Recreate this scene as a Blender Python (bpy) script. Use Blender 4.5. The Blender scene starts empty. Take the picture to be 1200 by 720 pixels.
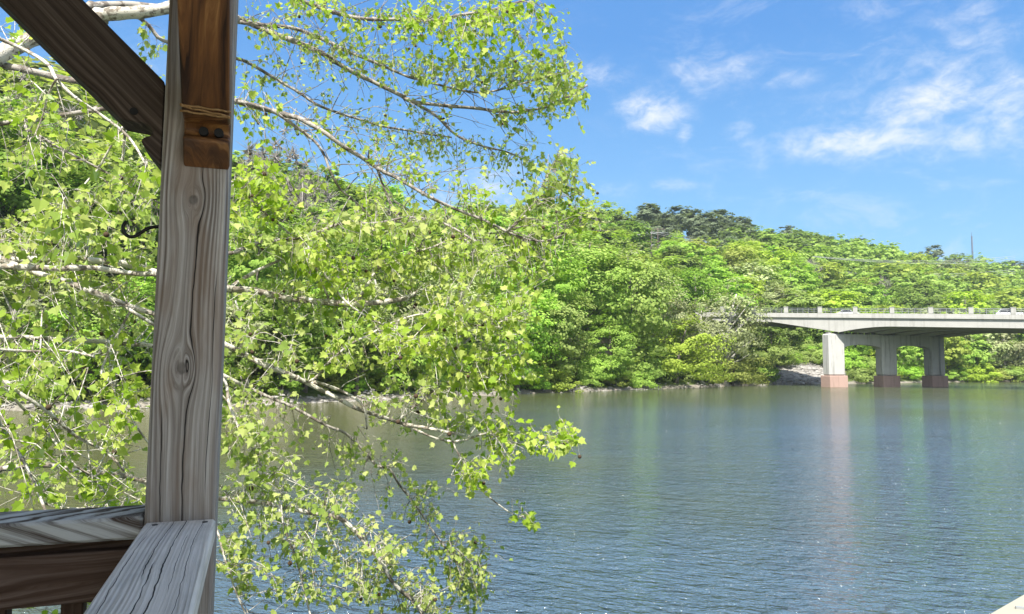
import bpy, math, random
import numpy as np
from mathutils import Vector, Matrix

random.seed(7)
RNG = np.random.default_rng(11)
sc = bpy.context.scene
COL = sc.collection
R = math.radians

# ------------------------------------------------------------------ camera
F = 870.0
EYE = Vector((0, 0, 4.1))
cam_d = bpy.data.cameras.new('camera')
cam_d.sensor_width = 36
cam_d.lens = F / 1200 * 36
cam_d.clip_start = 0.05
cam_d.clip_end = 6000
cam = bpy.data.objects.new('camera', cam_d)
COL.objects.link(cam)
ROT = Matrix.Rotation(R(90 + 4.55), 3, 'X') @ Matrix.Rotation(R(0.3), 3, 'Z')
cam.matrix_world = Matrix.Translation(EYE) @ ROT.to_4x4()
sc.camera = cam


def ray(px, py):
    return ROT @ Vector(((px - 600) / F, (360 - py) / F, -1))


def P(px, py, Z):
    """world point at forward distance Z seen in the direction of photo pixel (px, py)"""
    d = ray(px, py)
    return EYE + d * (Z / d.y)


def G(px, py, z=0.0):
    d = ray(px, py)
    return EYE + d * ((z - EYE.z) / d.z)


# ------------------------------------------------------------------ helpers
def tag(o, label=None, cat=None, group=None, kind=None):
    if label: o['label'] = label
    if cat: o['category'] = cat
    if group: o['group'] = group
    if kind: o['kind'] = kind
    return o


def link(name, me, mats=(), parent=None, mw=None):
    o = bpy.data.objects.new(name, me)
    COL.objects.link(o)
    if me is not None:
        for m in (mats if isinstance(mats, (list, tuple)) else [mats]):
            if me.materials.find(m.name) < 0:
                me.materials.append(m)
    if parent is not None:
        o.parent = parent
    if mw is not None:
        o.matrix_local = mw
    return o


def empty(name, loc=(0, 0, 0), rz=0.0):
    o = bpy.data.objects.new(name, None)
    o.empty_display_size = 0.3
    COL.objects.link(o)
    o.location = loc
    o.rotation_euler = (0, 0, rz)
    return o


def np_mesh(name, verts, loops, totals, matidx=None, smooth=None):
    verts = np.asarray(verts, dtype=np.float32)
    loops = np.asarray(loops, dtype=np.int32).ravel()
    totals = np.asarray(totals, dtype=np.int32)
    me = bpy.data.meshes.new(name)
    me.vertices.add(len(verts))
    me.vertices.foreach_set('co', verts.ravel())
    me.loops.add(len(loops))
    me.loops.foreach_set('vertex_index', loops)
    me.polygons.add(len(totals))
    starts = np.concatenate([[0], np.cumsum(totals)[:-1]]).astype(np.int32)
    me.polygons.foreach_set('loop_start', starts)
    me.polygons.foreach_set('loop_total', totals)
    if matidx is not None:
        me.polygons.foreach_set('material_index', np.asarray(matidx, dtype=np.int32))
    if smooth is not None:
        s = np.asarray(smooth, dtype=bool) if np.ndim(smooth) else np.full(len(totals), bool(smooth))
        me.polygons.foreach_set('use_smooth', s)
    me.update(calc_edges=True)
    me.validate()
    return me


class MB:
    """collects boxes, prisms, tubes and lobed leaves into one mesh"""
    def __init__(s):
        s.v, s.f, s.m, s.s = [], [], [], []

    def face(s, idx, m=0, sm=False):
        s.f.append(idx); s.m.append(m); s.s.append(sm)

    def box(s, c, size, rot=None, m=0, bev=0.0):
        hx, hy, hz = [q / 2 for q in size]
        c = Vector(c)
        b = min(bev, hx * .9, hy * .9, hz * .9)
        base = len(s.v)
        if b <= 0:
            pts = [Vector((x, y, z)) for x in (-hx, hx) for y in (-hy, hy) for z in (-hz, hz)]
            fs = [(0, 1, 3, 2), (4, 6, 7, 5), (0, 4, 5, 1), (2, 3, 7, 6), (0, 2, 6, 4), (1, 5, 7, 3)]
        else:
            pts, fs, key = [], [], {}
            for sx in (-1, 1):
                for sy in (-1, 1):
                    for sz in (-1, 1):
                        for ax in range(3):
                            p = [sx * hx, sy * hy, sz * hz]
                            for q in range(3):
                                if q != ax:
                                    p[q] -= (sx, sy, sz)[q] * b
                            key[(sx, sy, sz, ax)] = len(pts)
                            pts.append(Vector(p))
            for ax in range(3):
                o1, o2 = [(1, 2), (2, 0), (0, 1)][ax]
                for sg in (-1, 1):
                    q = []
                    for (i, j) in ((-1, -1), (1, -1), (1, 1), (-1, 1)):
                        t = [0, 0, 0]; t[ax] = sg; t[o1] = i; t[o2] = j
                        q.append(key[(*t, ax)])
                    fs.append(tuple(q if sg > 0 else q[::-1]))
                for i in (-1, 1):
                    for j in (-1, 1):
                        q = []
                        for (sg, a2) in ((-1, o1), (1, o1), (1, o2), (-1, o2)):
                            t = [0, 0, 0]; t[ax] = sg; t[o1] = i; t[o2] = j
                            q.append(key[(*t, a2)])
                        fs.append(tuple(q if i * j > 0 else q[::-1]))
            for sx in (-1, 1):
                for sy in (-1, 1):
                    for sz in (-1, 1):
                        q = [key[(sx, sy, sz, a)] for a in range(3)]
                        fs.append(tuple(q if sx * sy * sz > 0 else q[::-1]))
        for p in pts:
            s.v.append((rot @ p if rot is not None else p) + c)
        for f in fs:
            s.face([base + i for i in f], m)

    def prism(s, poly, axis_a, axis_b, axis_n, org, thick, m=0):
        """polygon in (a,b) coordinates extruded +-thick/2 along n"""
        base, n = len(s.v), len(poly)
        for sg in (-.5, .5):
            for (a, b) in poly:
                s.v.append(org + axis_a * a + axis_b * b + axis_n * (sg * thick))
        s.face([base + i for i in range(n)][::-1], m)
        s.face([base + n + i for i in range(n)], m)
        for i in range(n):
            j = (i + 1) % n
            s.face([base + i, base + j, base + n + j, base + n + i], m)

    def tube(s, pts, rad, seg=6, m=0, cap=True, wob=0.0):
        pts = [Vector(p) for p in pts]
        n = len(pts)
        if n < 2: return
        base = len(s.v)
        up = Vector((0.13, 0.21, 1)).normalized()
        t0 = (pts[1] - pts[0])
        if t0.length < 1e-9: t0 = Vector((0, 0, 1))
        t0.normalize()
        nx = t0.cross(up)
        if nx.length < 1e-3: nx = t0.cross(Vector((1, 0, 0)))
        nx.normalize()
        for i in range(n):
            t = (pts[min(i + 1, n - 1)] - pts[max(i - 1, 0)])
            if t.length < 1e-9: t = t0.copy()
            t.normalize()
            nx = (nx - t * nx.dot(t))
            if nx.length < 1e-6: nx = t.orthogonal()
            nx.normalize()
            ny = t.cross(nx)
            r = rad[i] if hasattr(rad, '__len__') else rad
            for k in range(seg):
                a = 2 * math.pi * k / seg
                rr = r * (1 + wob * (random.random() - .5))
                s.v.append(pts[i] + nx * (math.cos(a) * rr) + ny * (math.sin(a) * rr))
        for i in range(n - 1):
            for k in range(seg):
                k2 = (k + 1) % seg
                s.face([base + i * seg + k, base + i * seg + k2, base + (i + 1) * seg + k2, base + (i + 1) * seg + k], m, True)
        if cap:
            s.face([base + k for k in range(seg)][::-1], m)
            s.face([base + (n - 1) * seg + k for k in range(seg)], m)

    def ball(s, c, r, m=0, nu=8, nv=6, jit=0.0, sc3=(1, 1, 1)):
        base = len(s.v); c = Vector(c)
        for i in range(1, nv):
            th = math.pi * i / nv
            for k in range(nu):
                ph = 2 * math.pi * k / nu
                q = r * (1 + jit * (random.random() - .5))
                s.v.append(c + Vector((math.sin(th) * math.cos(ph) * sc3[0], math.sin(th) * math.sin(ph) * sc3[1], math.cos(th) * sc3[2])) * q)
        tp = len(s.v); s.v.append(c + Vector((0, 0, r * sc3[2]))); s.v.append(c - Vector((0, 0, r * sc3[2])))
        for i in range(nv - 2):
            for k in range(nu):
                k2 = (k + 1) % nu
                s.face([base + i * nu + k, base + (i + 1) * nu + k, base + (i + 1) * nu + k2, base + i * nu + k2], m, jit == 0)
        for k in range(nu):
            k2 = (k + 1) % nu
            s.face([tp, base + k, base + k2], m, jit == 0)
            s.face([tp + 1, base + (nv - 2) * nu + k2, base + (nv - 2) * nu + k], m, jit == 0)

    def mesh(s, name):
        loops = [i for f in s.f for i in f]
        return np_mesh(name, np.array([tuple(v) for v in s.v]), loops, [len(f) for f in s.f], s.m, s.s)

    def build(s, name, mats, parent=None, mw=None):
        return link(name, s.mesh(name), mats, parent, mw)


# ------------------------------------------------------------------ node helper
class NT:
    def __init__(s, name, world=False):
        if world:
            s.m = bpy.data.worlds.new(name)
        else:
            s.m = bpy.data.materials.new(name)
        s.m.use_nodes = True
        s.t = s.m.node_tree
        s.t.nodes.clear()

    def n(s, typ, ins=None, **kw):
        nd = s.t.nodes.new(typ)
        for k, v in kw.items():
            setattr(nd, k, v)
        for k, v in (ins or {}).items():
            s.put(nd.inputs[k], v)
        return nd

    def put(s, sock, v):
        if isinstance(v, bpy.types.NodeSocket):
            s.t.links.new(v, sock)
        elif isinstance(v, bpy.types.Node):
            s.t.links.new(v.outputs[0], sock)
        else:
            if sock.type == 'RGBA' and len(v) == 3:
                v = (*v, 1)
            sock.default_value = v

    def math(s, op, a, b=None, c=None, clamp=False):
        nd = s.t.nodes.new('ShaderNodeMath')
        nd.operation = op
        nd.use_clamp = clamp
        s.put(nd.inputs[0], a)
        if b is not None: s.put(nd.inputs[1], b)
        if c is not None: s.put(nd.inputs[2], c)
        return nd.outputs[0]

    def add(s, a, b): return s.math('ADD', a, b)
    def sub(s, a, b): return s.math('SUBTRACT', a, b)
    def mul(s, a, b): return s.math('MULTIPLY', a, b)
    def div(s, a, b): return s.math('DIVIDE', a, b)

    def xyz(s, v):
        nd = s.n('ShaderNodeSeparateXYZ', {0: v})
        return nd.outputs[0], nd.outputs[1], nd.outputs[2]

    def vec(s, x, y, z):
        return s.n('ShaderNodeCombineXYZ', {0: x, 1: y, 2: z}).outputs[0]

    def noise(s, v, scale=1.0, detail=3.0, rough=0.5, dist=0.0, dim='3D', out=0):
        nd = s.n('ShaderNodeTexNoise', noise_dimensions=dim)
        if v is not None: s.put(nd.inputs['W' if dim == '1D' else 'Vector'], v)
        nd.inputs['Scale'].default_value = scale
        nd.inputs['Detail'].default_value = detail
        nd.inputs['Roughness'].default_value = rough
        nd.inputs['Distortion'].default_value = dist
        return nd.outputs[out]

    def ramp(s, f, stops, interp='LINEAR'):
        nd = s.n('ShaderNodeValToRGB', {0: f})
        cr = nd.color_ramp
        cr.interpolation = interp
        while len(cr.elements) < len(stops): cr.elements.new(0.5)
        for e, (p, c) in zip(cr.elements, stops):
            e.position = p
            e.color = (*c, 1) if hasattr(c, '__len__') else (c, c, c, 1)
        return nd.outputs[0]

    def mix(s, f, a, b, blend='MIX'):
        nd = s.t.nodes.new('ShaderNodeMix')
        nd.data_type = 'RGBA'
        nd.blend_type = blend
        s.put(nd.inputs[0], f); s.put(nd.inputs[6], a); s.put(nd.inputs[7], b)
        return nd.outputs[2]

    def smooth(s, v, a, b):
        nd = s.n('ShaderNodeMapRange', {0: v, 1: a, 2: b}, interpolation_type='SMOOTHSTEP')
        return nd.outputs[0]

    def principled(s, color, rough=0.8, spec=0.3, bump=None, bump_d=0.01, bump_s=1.0, **extra):
        p = s.n('ShaderNodeBsdfPrincipled')
        s.put(p.inputs['Base Color'], color)
        s.put(p.inputs['Roughness'], rough)
        s.put(p.inputs['Specular IOR Level'], spec)
        for k, v in extra.items():
            s.put(p.inputs[k.replace('_', ' ')], v)
        if bump is not None:
            b = s.n('ShaderNodeBump', {'Height': bump, 'Distance': bump_d, 'Strength': bump_s})
            s.put(p.inputs['Normal'], b.outputs[0])
        o = s.n('ShaderNodeOutputMaterial')
        s.put(o.inputs[0], p.outputs[0])
        return p

    def surface(s, sh):
        o = s.n('ShaderNodeOutputMaterial')
        s.put(o.inputs[0], sh)


# ------------------------------------------------------------------ materials
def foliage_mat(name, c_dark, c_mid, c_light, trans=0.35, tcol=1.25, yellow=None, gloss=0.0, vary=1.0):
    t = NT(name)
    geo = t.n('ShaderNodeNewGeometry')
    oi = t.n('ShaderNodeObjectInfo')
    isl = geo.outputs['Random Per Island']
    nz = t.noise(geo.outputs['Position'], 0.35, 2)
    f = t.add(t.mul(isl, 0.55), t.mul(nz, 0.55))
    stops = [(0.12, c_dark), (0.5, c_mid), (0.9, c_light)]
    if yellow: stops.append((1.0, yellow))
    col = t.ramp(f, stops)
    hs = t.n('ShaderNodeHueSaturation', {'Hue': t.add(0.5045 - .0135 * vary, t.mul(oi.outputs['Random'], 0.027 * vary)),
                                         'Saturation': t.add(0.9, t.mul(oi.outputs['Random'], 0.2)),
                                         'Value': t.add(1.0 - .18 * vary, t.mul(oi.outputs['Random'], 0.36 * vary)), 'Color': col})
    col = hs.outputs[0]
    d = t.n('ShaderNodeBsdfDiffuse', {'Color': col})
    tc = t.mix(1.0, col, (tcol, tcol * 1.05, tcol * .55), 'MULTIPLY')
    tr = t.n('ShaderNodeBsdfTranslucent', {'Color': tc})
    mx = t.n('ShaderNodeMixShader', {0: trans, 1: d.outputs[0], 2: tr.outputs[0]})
    sh = mx.outputs[0]
    if gloss:
        g = t.n('ShaderNodeBsdfGlossy', {'Color': (1, 1, 1, 1), 'Roughness': 0.45})
        fr = t.n('ShaderNodeFresnel', {0: 1.4})
        sh = t.n('ShaderNodeMixShader', {0: t.mul(fr.outputs[0], gloss), 1: sh, 2: g.outputs[0]}).outputs[0]
    t.surface(sh)
    return t.m


def bark_mat(name, a, b, scale=6.0, pale=None):
    t = NT(name)
    pos = t.n('ShaderNodeNewGeometry').outputs['Position']
    n1 = t.noise(pos, scale, 4, 0.6)
    col = t.ramp(n1, [(0.32, a), (0.68, b)])
    if pale:
        n2 = t.noise(pos, scale * 0.45, 3, 0.55, 0.6)
        col = t.mix(t.smooth(n2, 0.44, 0.52), col, pale)
        n3 = t.noise(pos, scale * 2.2, 2, 0.5)
        col = t.mix(t.mul(t.smooth(n3, 0.62, 0.70), 0.6), col, (0.09, 0.075, 0.055))
    t.principled(col, 0.85, 0.2, bump=t.noise(pos, scale * 4, 3), bump_d=0.01, bump_s=0.5)
    return t.m


def wood_mat(name, dark, mid, light, freq=60.0, knots=(), cracks=(), warp=1.0, tint=None, angle=0.0, tint_amt=0.4,
             rough=0.85, bump=0.002, patch=2.5, spread=0.75, spec=0.2):
    """sawn board: local z is the grain, local x across, knots bend the grain lines round them"""
    t = NT(name)
    obj = t.n('ShaderNodeTexCoord').outputs['Object']
    x, y, z = t.xyz(obj)
    if angle:
        ca, sa = math.cos(angle), math.sin(angle)
        x, z = t.add(t.mul(x, ca), t.mul(z, sa)), t.sub(t.mul(z, ca), t.mul(x, sa))
    # slow wander of the grain
    wz = t.noise(t.vec(t.mul(x, 3.0), t.mul(y, 3.0), t.mul(z, 1.3)), 1.0, 2, 0.4)
    psi = t.add(x, t.mul(t.sub(wz, 0.5), 0.05 * warp))
    core = None
    for (kx, kz, rad, el) in knots:
        u = t.sub(x, kx)
        w = t.div(t.sub(z, kz), el)
        r2 = t.add(t.add(t.mul(u, u), t.mul(w, w)), 1e-5)
        dpsi = t.div(t.mul(u, rad * rad), r2)
        psi = t.sub(psi, t.mul(dpsi, t.smooth(r2, rad * rad * 0.2, rad * rad * 1.0)))
        kd = t.math('SQRT', t.add(t.mul(u, u), t.mul(t.mul(w, el / 1.25), t.mul(w, el / 1.25))))
        kd = t.add(kd, t.mul(t.sub(t.noise(obj, 60, 2), 0.5), 0.006))
        k = t.sub(1.0, t.smooth(kd, rad * 0.35, rad * 0.62))
        ring = t.math('SINE', t.mul(kd, 1500.0))
        core = (k, ring, kd, rad) if core is None else (t.math('MAXIMUM', core[0], k), t.add(core[1], ring), None, None)
    yv = t.add(psi, t.mul(y, 0.35))
    yv = t.add(yv, t.mul(t.sub(t.noise(t.vec(t.mul(x, 26), t.mul(y, 26), t.mul(z, 1.1)), 1.0, 3, .6), .5), .022))
    g = t.noise(t.vec(t.mul(yv, freq), t.mul(y, 2.0), t.mul(z, 0.9)), 1.0, 4, 0.62)
    g2 = t.noise(t.vec(t.mul(yv, freq * 7), t.mul(y, 9.0), t.mul(z, 4.0)), 1.0, 4, 0.7)
    rings = t.math('SINE', t.add(t.mul(yv, freq * 12.0), t.mul(g, 8.0)))
    gg = t.add(t.add(t.mul(g, 0.62), t.mul(g2, 0.38)), t.mul(rings, t.mul(t.smooth(t.noise(t.vec(t.mul(x, 14), t.mul(y, 14), t.mul(z, 1.6)), 1.0, 3), .35, .7), 0.13)))
    lo, hi = 0.5 - 0.28 * spread, 0.5 + 0.28 * spread
    col = t.ramp(gg, [(lo, dark), (0.5, mid), (hi, light)])
    if tint is not None:
        pn = t.noise(t.vec(t.mul(x, 8), t.mul(y, 8), t.mul(z, 2.0)), patch, 3, 0.55)
        col = t.mix(t.mul(t.smooth(pn, 0.42, 0.68), tint_amt), col, tint)
    h = gg
    if core is not None:
        kc = t.mix(t.noise(obj, 90, 3), tuple(q * 0.55 for q in dark), tuple(q * 0.75 for q in mid))
        col = t.mix(t.mul(core[0], 0.85), col, kc)
    for (c0, z0, z1, wd, amp) in cracks:
        zz = t.mul(z, 3.2)
        wob = t.mul(t.sub(t.noise(zz, 1.6, 3, 0.6, dim='1D'), 0.5), amp)
        dd = t.math('ABSOLUTE', t.sub(t.add(psi, wob), c0))
        wv = t.mul(t.noise(t.add(z, c0 * 40 + 3.0), 7.0, 2, dim='1D'), wd * 2)
        ln = t.sub(1.0, t.smooth(t.div(dd, t.add(wv, 1e-4)), 0.55, 1.15))
        rng = t.mul(t.smooth(z, z0, z0 + 0.05), t.sub(1.0, t.smooth(z, z1 - 0.05, z1)))
        ln = t.mul(ln, rng)
        col = t.mix(t.mul(ln, 0.92), col, (0.012, 0.011, 0.010))
        h = t.sub(h, t.mul(ln, 1.5))
    t.principled(col, rough, spec, bump=h, bump_d=bump * 4, bump_s=0.7)
    return t.m


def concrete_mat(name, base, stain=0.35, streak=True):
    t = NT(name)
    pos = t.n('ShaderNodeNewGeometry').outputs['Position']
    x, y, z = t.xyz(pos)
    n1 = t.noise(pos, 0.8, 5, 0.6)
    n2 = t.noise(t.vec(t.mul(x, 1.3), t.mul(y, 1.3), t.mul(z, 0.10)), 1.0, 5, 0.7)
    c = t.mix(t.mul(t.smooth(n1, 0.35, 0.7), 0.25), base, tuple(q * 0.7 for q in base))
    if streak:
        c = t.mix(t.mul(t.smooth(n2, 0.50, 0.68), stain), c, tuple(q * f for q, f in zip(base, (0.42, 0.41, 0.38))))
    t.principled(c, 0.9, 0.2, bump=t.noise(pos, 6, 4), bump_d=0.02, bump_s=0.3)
    return t.m


def plain(name, col, rough=0.6, spec=0.3, metal=0.0):
    t = NT(name)
    pos = t.n('ShaderNodeNewGeometry').outputs['Position']
    c = t.mix(t.mul(t.noise(pos, 3.0, 3), 0.35), col, tuple(q * 0.7 for q in col))
    p = t.principled(c, rough, spec)
    p.inputs['Metallic'].default_value = metal
    return t.m


M = {}
M['fol_bright'] = foliage_mat('foliage_bright', (0.15, 0.25, 0.045), (0.295, 0.425, 0.085), (0.43, 0.54, 0.135), 0.38)
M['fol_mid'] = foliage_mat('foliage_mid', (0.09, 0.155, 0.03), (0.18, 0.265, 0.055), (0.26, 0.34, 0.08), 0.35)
M['fol_pale'] = foliage_mat('foliage_pale', (0.19, 0.22, 0.10), (0.33, 0.37, 0.17), (0.47, 0.50, 0.26), 0.3, 1.1)
M['fol_willow'] = foliage_mat('foliage_willow', (0.19, 0.25, 0.035), (0.33, 0.41, 0.07), (0.46, 0.52, 0.12), 0.38)
M['fol_pine'] = foliage_mat('foliage_pine', (0.10, 0.13, 0.08), (0.17, 0.21, 0.12), (0.23, 0.28, 0.16), 0.3)
M['fol_syc'] = foliage_mat('foliage_plane_tree', (0.16, 0.27, 0.035), (0.34, 0.45, 0.075), (0.60, 0.63, 0.21), 0.50, 1.2, gloss=0.10, vary=0.2)
M['bark'] = bark_mat('bark_grey', (0.07, 0.06, 0.05), (0.2, 0.18, 0.15), 2.5)
M['bark_pale'] = bark_mat('bark_pale', (0.28, 0.26, 0.22), (0.5, 0.48, 0.43), 2.0)
M['bark_bare'] = bark_mat('bark_bare_twigs', (0.20, 0.18, 0.16), (0.36, 0.33, 0.30), 2.0)
M['bark_syc'] = bark_mat('bark_plane_tree', (0.15, 0.125, 0.10), (0.33, 0.29, 0.23), 34.0, pale=(0.56, 0.53, 0.45))
M['bark_syc_grey'] = bark_mat('bark_plane_tree_grey', (0.10, 0.08, 0.065), (0.24, 0.21, 0.18), 34.0, pale=(0.36, 0.33, 0.29))
M['fruit'] = plain('seed_ball_brown', (0.07, 0.045, 0.025), 0.9)

M['post'] = wood_mat('weathered_post', (0.090, 0.068, 0.053), (0.295, 0.268, 0.242), (0.51, 0.485, 0.455), 60,
                     knots=[(-0.002, 0.335, 0.0155, 2.0), (-0.009, 0.0, 0.020, 2.2)],
                     cracks=[(0.006, -0.95, 0.42, 0.0011, 0.016), (-0.030, -0.32, -0.06, 0.0007, 0.012), (0.045, -0.25, 0.2, 0.0006, 0.01)],
                     tint=(0.20, 0.135, 0.09), tint_amt=0.5)
M['rail_pale'] = wood_mat('weathered_rail_pale', (0.36, 0.325, 0.28), (0.67, 0.62, 0.55), (0.80, 0.755, 0.69), 75,
                          cracks=[(0.010, -0.62, 2, 0.0009, 0.013), (-0.012, -0.42, 2, 0.0006, 0.016), (-0.004, -1.0, -0.3, 0.0008, 0.014), (0.040, -0.8, 2, 0.0004, 0.014), (-0.040, -0.9, -.1, 0.0004, 0.014), (0.026, -.5, -.12, .0003, .012)],
                          tint=(0.36, 0.345, 0.32), tint_amt=0.4, spread=1.0, spec=0.05)
M['rail_stripe'] = wood_mat('weathered_rail_striped', (0.06, 0.04, 0.028), (0.27, 0.26, 0.235), (0.48, 0.48, 0.45), 26,
                            angle=R(22), warp=0.4, spread=0.30)
M['beam_dark'] = wood_mat('dark_brown_beam', (0.035, 0.018, 0.010), (0.085, 0.052, 0.036), (0.17, 0.125, 0.10), 40,
                          knots=[(0.012, -0.42, 0.030, 6.0)], warp=1.2)
M['brace_dark'] = wood_mat('dark_brown_brace', (0.018, 0.012, 0.009), (0.060, 0.044, 0.035), (0.15, 0.12, 0.10), 40,
                           knots=[(0.01, 0.17, 0.014, 2.0)], warp=1.0)
M['brace_amber'] = wood_mat('amber_brown_brace', (0.02, 0.007, 0.002), (0.15, 0.062, 0.018), (0.40, 0.205, 0.07), 30, spread=0.5,
                            warp=1.6, tint=(0.05, 0.022, 0.008), tint_amt=0.6, rough=0.55, spec=0.4)
M['deck'] = wood_mat('grey_deck_boards', (0.09, 0.08, 0.07), (0.2, 0.19, 0.18), (0.3, 0.29, 0.28), 30)
M['iron'] = plain('black_iron', (0.018, 0.017, 0.016), 0.45, 0.5, 0.6)
M['void'] = plain('dark_roof_boards', (0.16, 0.12, 0.09), 0.8)
M['shingle'] = plain('roof_shingles', (0.10, 0.09, 0.085), 0.9)
M['twine'] = wood_mat('pale_fibre', (0.16, 0.09, 0.035), (0.3, 0.18, 0.08), (0.45, 0.31, 0.16), 80)
M['concrete'] = concrete_mat('bridge_concrete', (0.44, 0.43, 0.40), 0.3)
M['concrete_pier'] = concrete_mat('pier_concrete', (0.50, 0.49, 0.465), 0.7)
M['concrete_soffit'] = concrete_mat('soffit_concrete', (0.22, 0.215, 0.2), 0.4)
M['plinth'] = concrete_mat('red_sandstone_plinth', (0.45, 0.31, 0.26), 0.3)
M['ledge'] = concrete_mat('cream_concrete', (0.37, 0.345, 0.27), 0.1, False)
M['bounce_paving'] = concrete_mat('pale_bounce_paving', (0.58, 0.54, 0.46), 0.1, False)  # pale surface of the added slab that bounces light
M['asphalt'] = plain('asphalt', (0.05, 0.05, 0.05), 0.9)
M['metal'] = plain('galvanised_metal', (0.38, 0.39, 0.39), 0.5, 0.5, 0.4)
M['white_paint'] = plain('white_car_paint', (0.75, 0.75, 0.76), 0.3, 0.5)
M['car_glass'] = plain('dark_car_glass', (0.02, 0.025, 0.03), 0.1, 0.6)
M['rubber'] = plain('black_rubber', (0.02, 0.02, 0.02), 0.8)
M['stone'] = concrete_mat('pinkish_stone', (0.42, 0.33, 0.29), 0.3)
M['mast'] = plain('grey_mast_steel', (0.11, 0.12, 0.14), 0.6)
M['pole_wood'] = plain('grey_pole_timber', (0.13, 0.10, 0.085), 0.9)
M['wire'] = plain('grey_wire', (0.5, 0.51, 0.52), 0.6)


def rock_mat():
    t = NT('riprap_stone')
    geo = t.n('ShaderNodeNewGeometry')
    c = t.ramp(t.add(t.mul(geo.outputs['Random Per Island'], 0.6), t.mul(t.noise(geo.outputs['Position'], 2.5, 3), 0.4)),
               [(0.15, (0.17, 0.158, 0.14)), (0.5, (0.29, 0.272, 0.245)), (0.85, (0.42, 0.40, 0.36))])
    t.principled(c, 0.95, 0.15)
    return t.m


M['rock'] = rock_mat()


def ground_mat():
    t = NT('forest_floor')
    pos = t.n('ShaderNodeNewGeometry').outputs['Position']
    x, y, z = t.xyz(pos)
    n = t.noise(pos, 0.25, 5, 0.65)
    n2 = t.noise(pos, 1.8, 4, 0.6)
    floor = t.ramp(n2, [(0.3, (0.035, 0.05, 0.014)), (0.55, (0.075, 0.11, 0.022)), (0.75, (0.12, 0.10, 0.055))])
    peb = t.ramp(t.noise(pos, 3.0, 4, 0.7), [(0.3, (0.13, 0.115, 0.09)), (0.7, (0.34, 0.31, 0.26))])
    k = t.smooth(t.add(z, t.mul(t.sub(n, 0.5), 1.2)), 0.35, 0.75)
    c = t.mix(k, peb, floor)
    t.principled(c, 0.95, 0.1, bump=n2, bump_d=0.3, bump_s=0.6)
    return t.m


M['ground'] = ground_mat()


def water_mat():
    t = NT('river_water')
    pos = t.n('ShaderNodeNewGeometry').outputs['Position']
    x, y, z = t.xyz(pos)
    a = R(-24)
    xr = t.add(t.mul(x, math.cos(a)), t.mul(y, math.sin(a)))
    yr = t.sub(t.mul(y, math.cos(a)), t.mul(x, math.sin(a)))
    w1 = t.noise(t.vec(t.mul(xr, 1.05), t.mul(yr, 2.0), 0.0), 1.0, 3, 0.55, 0.3)
    w2 = t.noise(t.vec(t.mul(xr, 3.3), t.mul(yr, 5.6), 3.0), 1.0, 3, 0.6, 0.2)
    w3 = t.noise(t.vec(t.mul(xr, 0.18), t.mul(yr, 0.5), 8.0), 1.0, 2, 0.5)
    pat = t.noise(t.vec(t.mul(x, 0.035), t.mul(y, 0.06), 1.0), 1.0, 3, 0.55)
    # calmer water along the wooded left bank; also masks its painted olive reflection
    calm_reflection = t.math('MAXIMUM', t.smooth(t.add(x, t.mul(t.sub(pat, 0.5), 30.0)), -14.0, 18.0), t.mul(t.sub(1.0, t.smooth(t.add(y, t.mul(t.sub(pat, 0.5), 14.0)), 15.0, 40.0)), t.smooth(x, -11.0, -5.0)))
    amp = t.mul(t.add(0.55, t.mul(calm_reflection, 0.45)), t.add(0.55, t.mul(t.smooth(pat, 0.3, 0.7), 0.6)))
    lee_reflection = t.smooth(t.add(y, t.mul(t.sub(pat, 0.5), 70.0)), 34.0, 105.0)
    amp = t.mul(amp, t.sub(1.0, t.mul(lee_reflection, 0.60)))
    h = t.mul(t.add(t.add(t.mul(w1, 0.62), t.mul(w2, 0.42)), t.mul(w3, 0.5)), amp)
    bump = t.n('ShaderNodeBump', {'Height': h, 'Distance': 0.95, 'Strength': 1.0})
    p = t.n('ShaderNodeBsdfPrincipled')
    t.put(p.inputs['Base Color'], t.mix(calm_reflection, (0.075, 0.080, 0.020), t.mix(lee_reflection, (0.068, 0.112, 0.155), (0.060, 0.074, 0.032))))  # olive base colour paints in the reflected trees near the banks
    p.inputs['Roughness'].default_value = 0.07
    p.inputs['IOR'].default_value = 1.333
    p.inputs['Specular IOR Level'].default_value = 0.42
    t.put(p.inputs['Normal'], bump.outputs[0])
    t.surface(p.outputs[0])
    return t.m


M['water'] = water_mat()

# ------------------------------------------------------------------ terrain
SHORE = [(-900, 486), (-300, 484), (0, 481), (150, 478), (300, 475), (450, 469), (560, 464), (620, 461.5), (700, 458.5), (760, 456.5), (840, 453.5),
         (905, 451.2), (1000, 450), (1060, 449), (1120, 448.0), (1200, 448), (1400, 448.5), (1800, 449.5)]
RIDGE = [(-900, 120, 130), (-300, 110, 145), (0, 98, 160), (150, 125, 170), (320, 200, 200), (450, 240, 240), (560, 250, 280), (650, 250, 350), (750, 253, 430),
         (870, 263, 460), (950, 283, 500), (1040, 291, 560), (1200, 313, 640), (1400, 330, 700), (1800, 340, 700)]
az_s, r_s = [], []
for (px, py) in SHORE:
    g = G(px, py)
    az_s.append(math.atan2(g.x, g.y)); r_s.append(math.hypot(g.x, g.y))
az_r, r_r, h_r = [], [], []
for (px, py, Z) in RIDGE:
    g = P(px, py, Z)
    az_r.append(math.atan2(g.x, g.y)); r_r.append(math.hypot(g.x, g.y)); h_r.append(g.z - 15.0)


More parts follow.
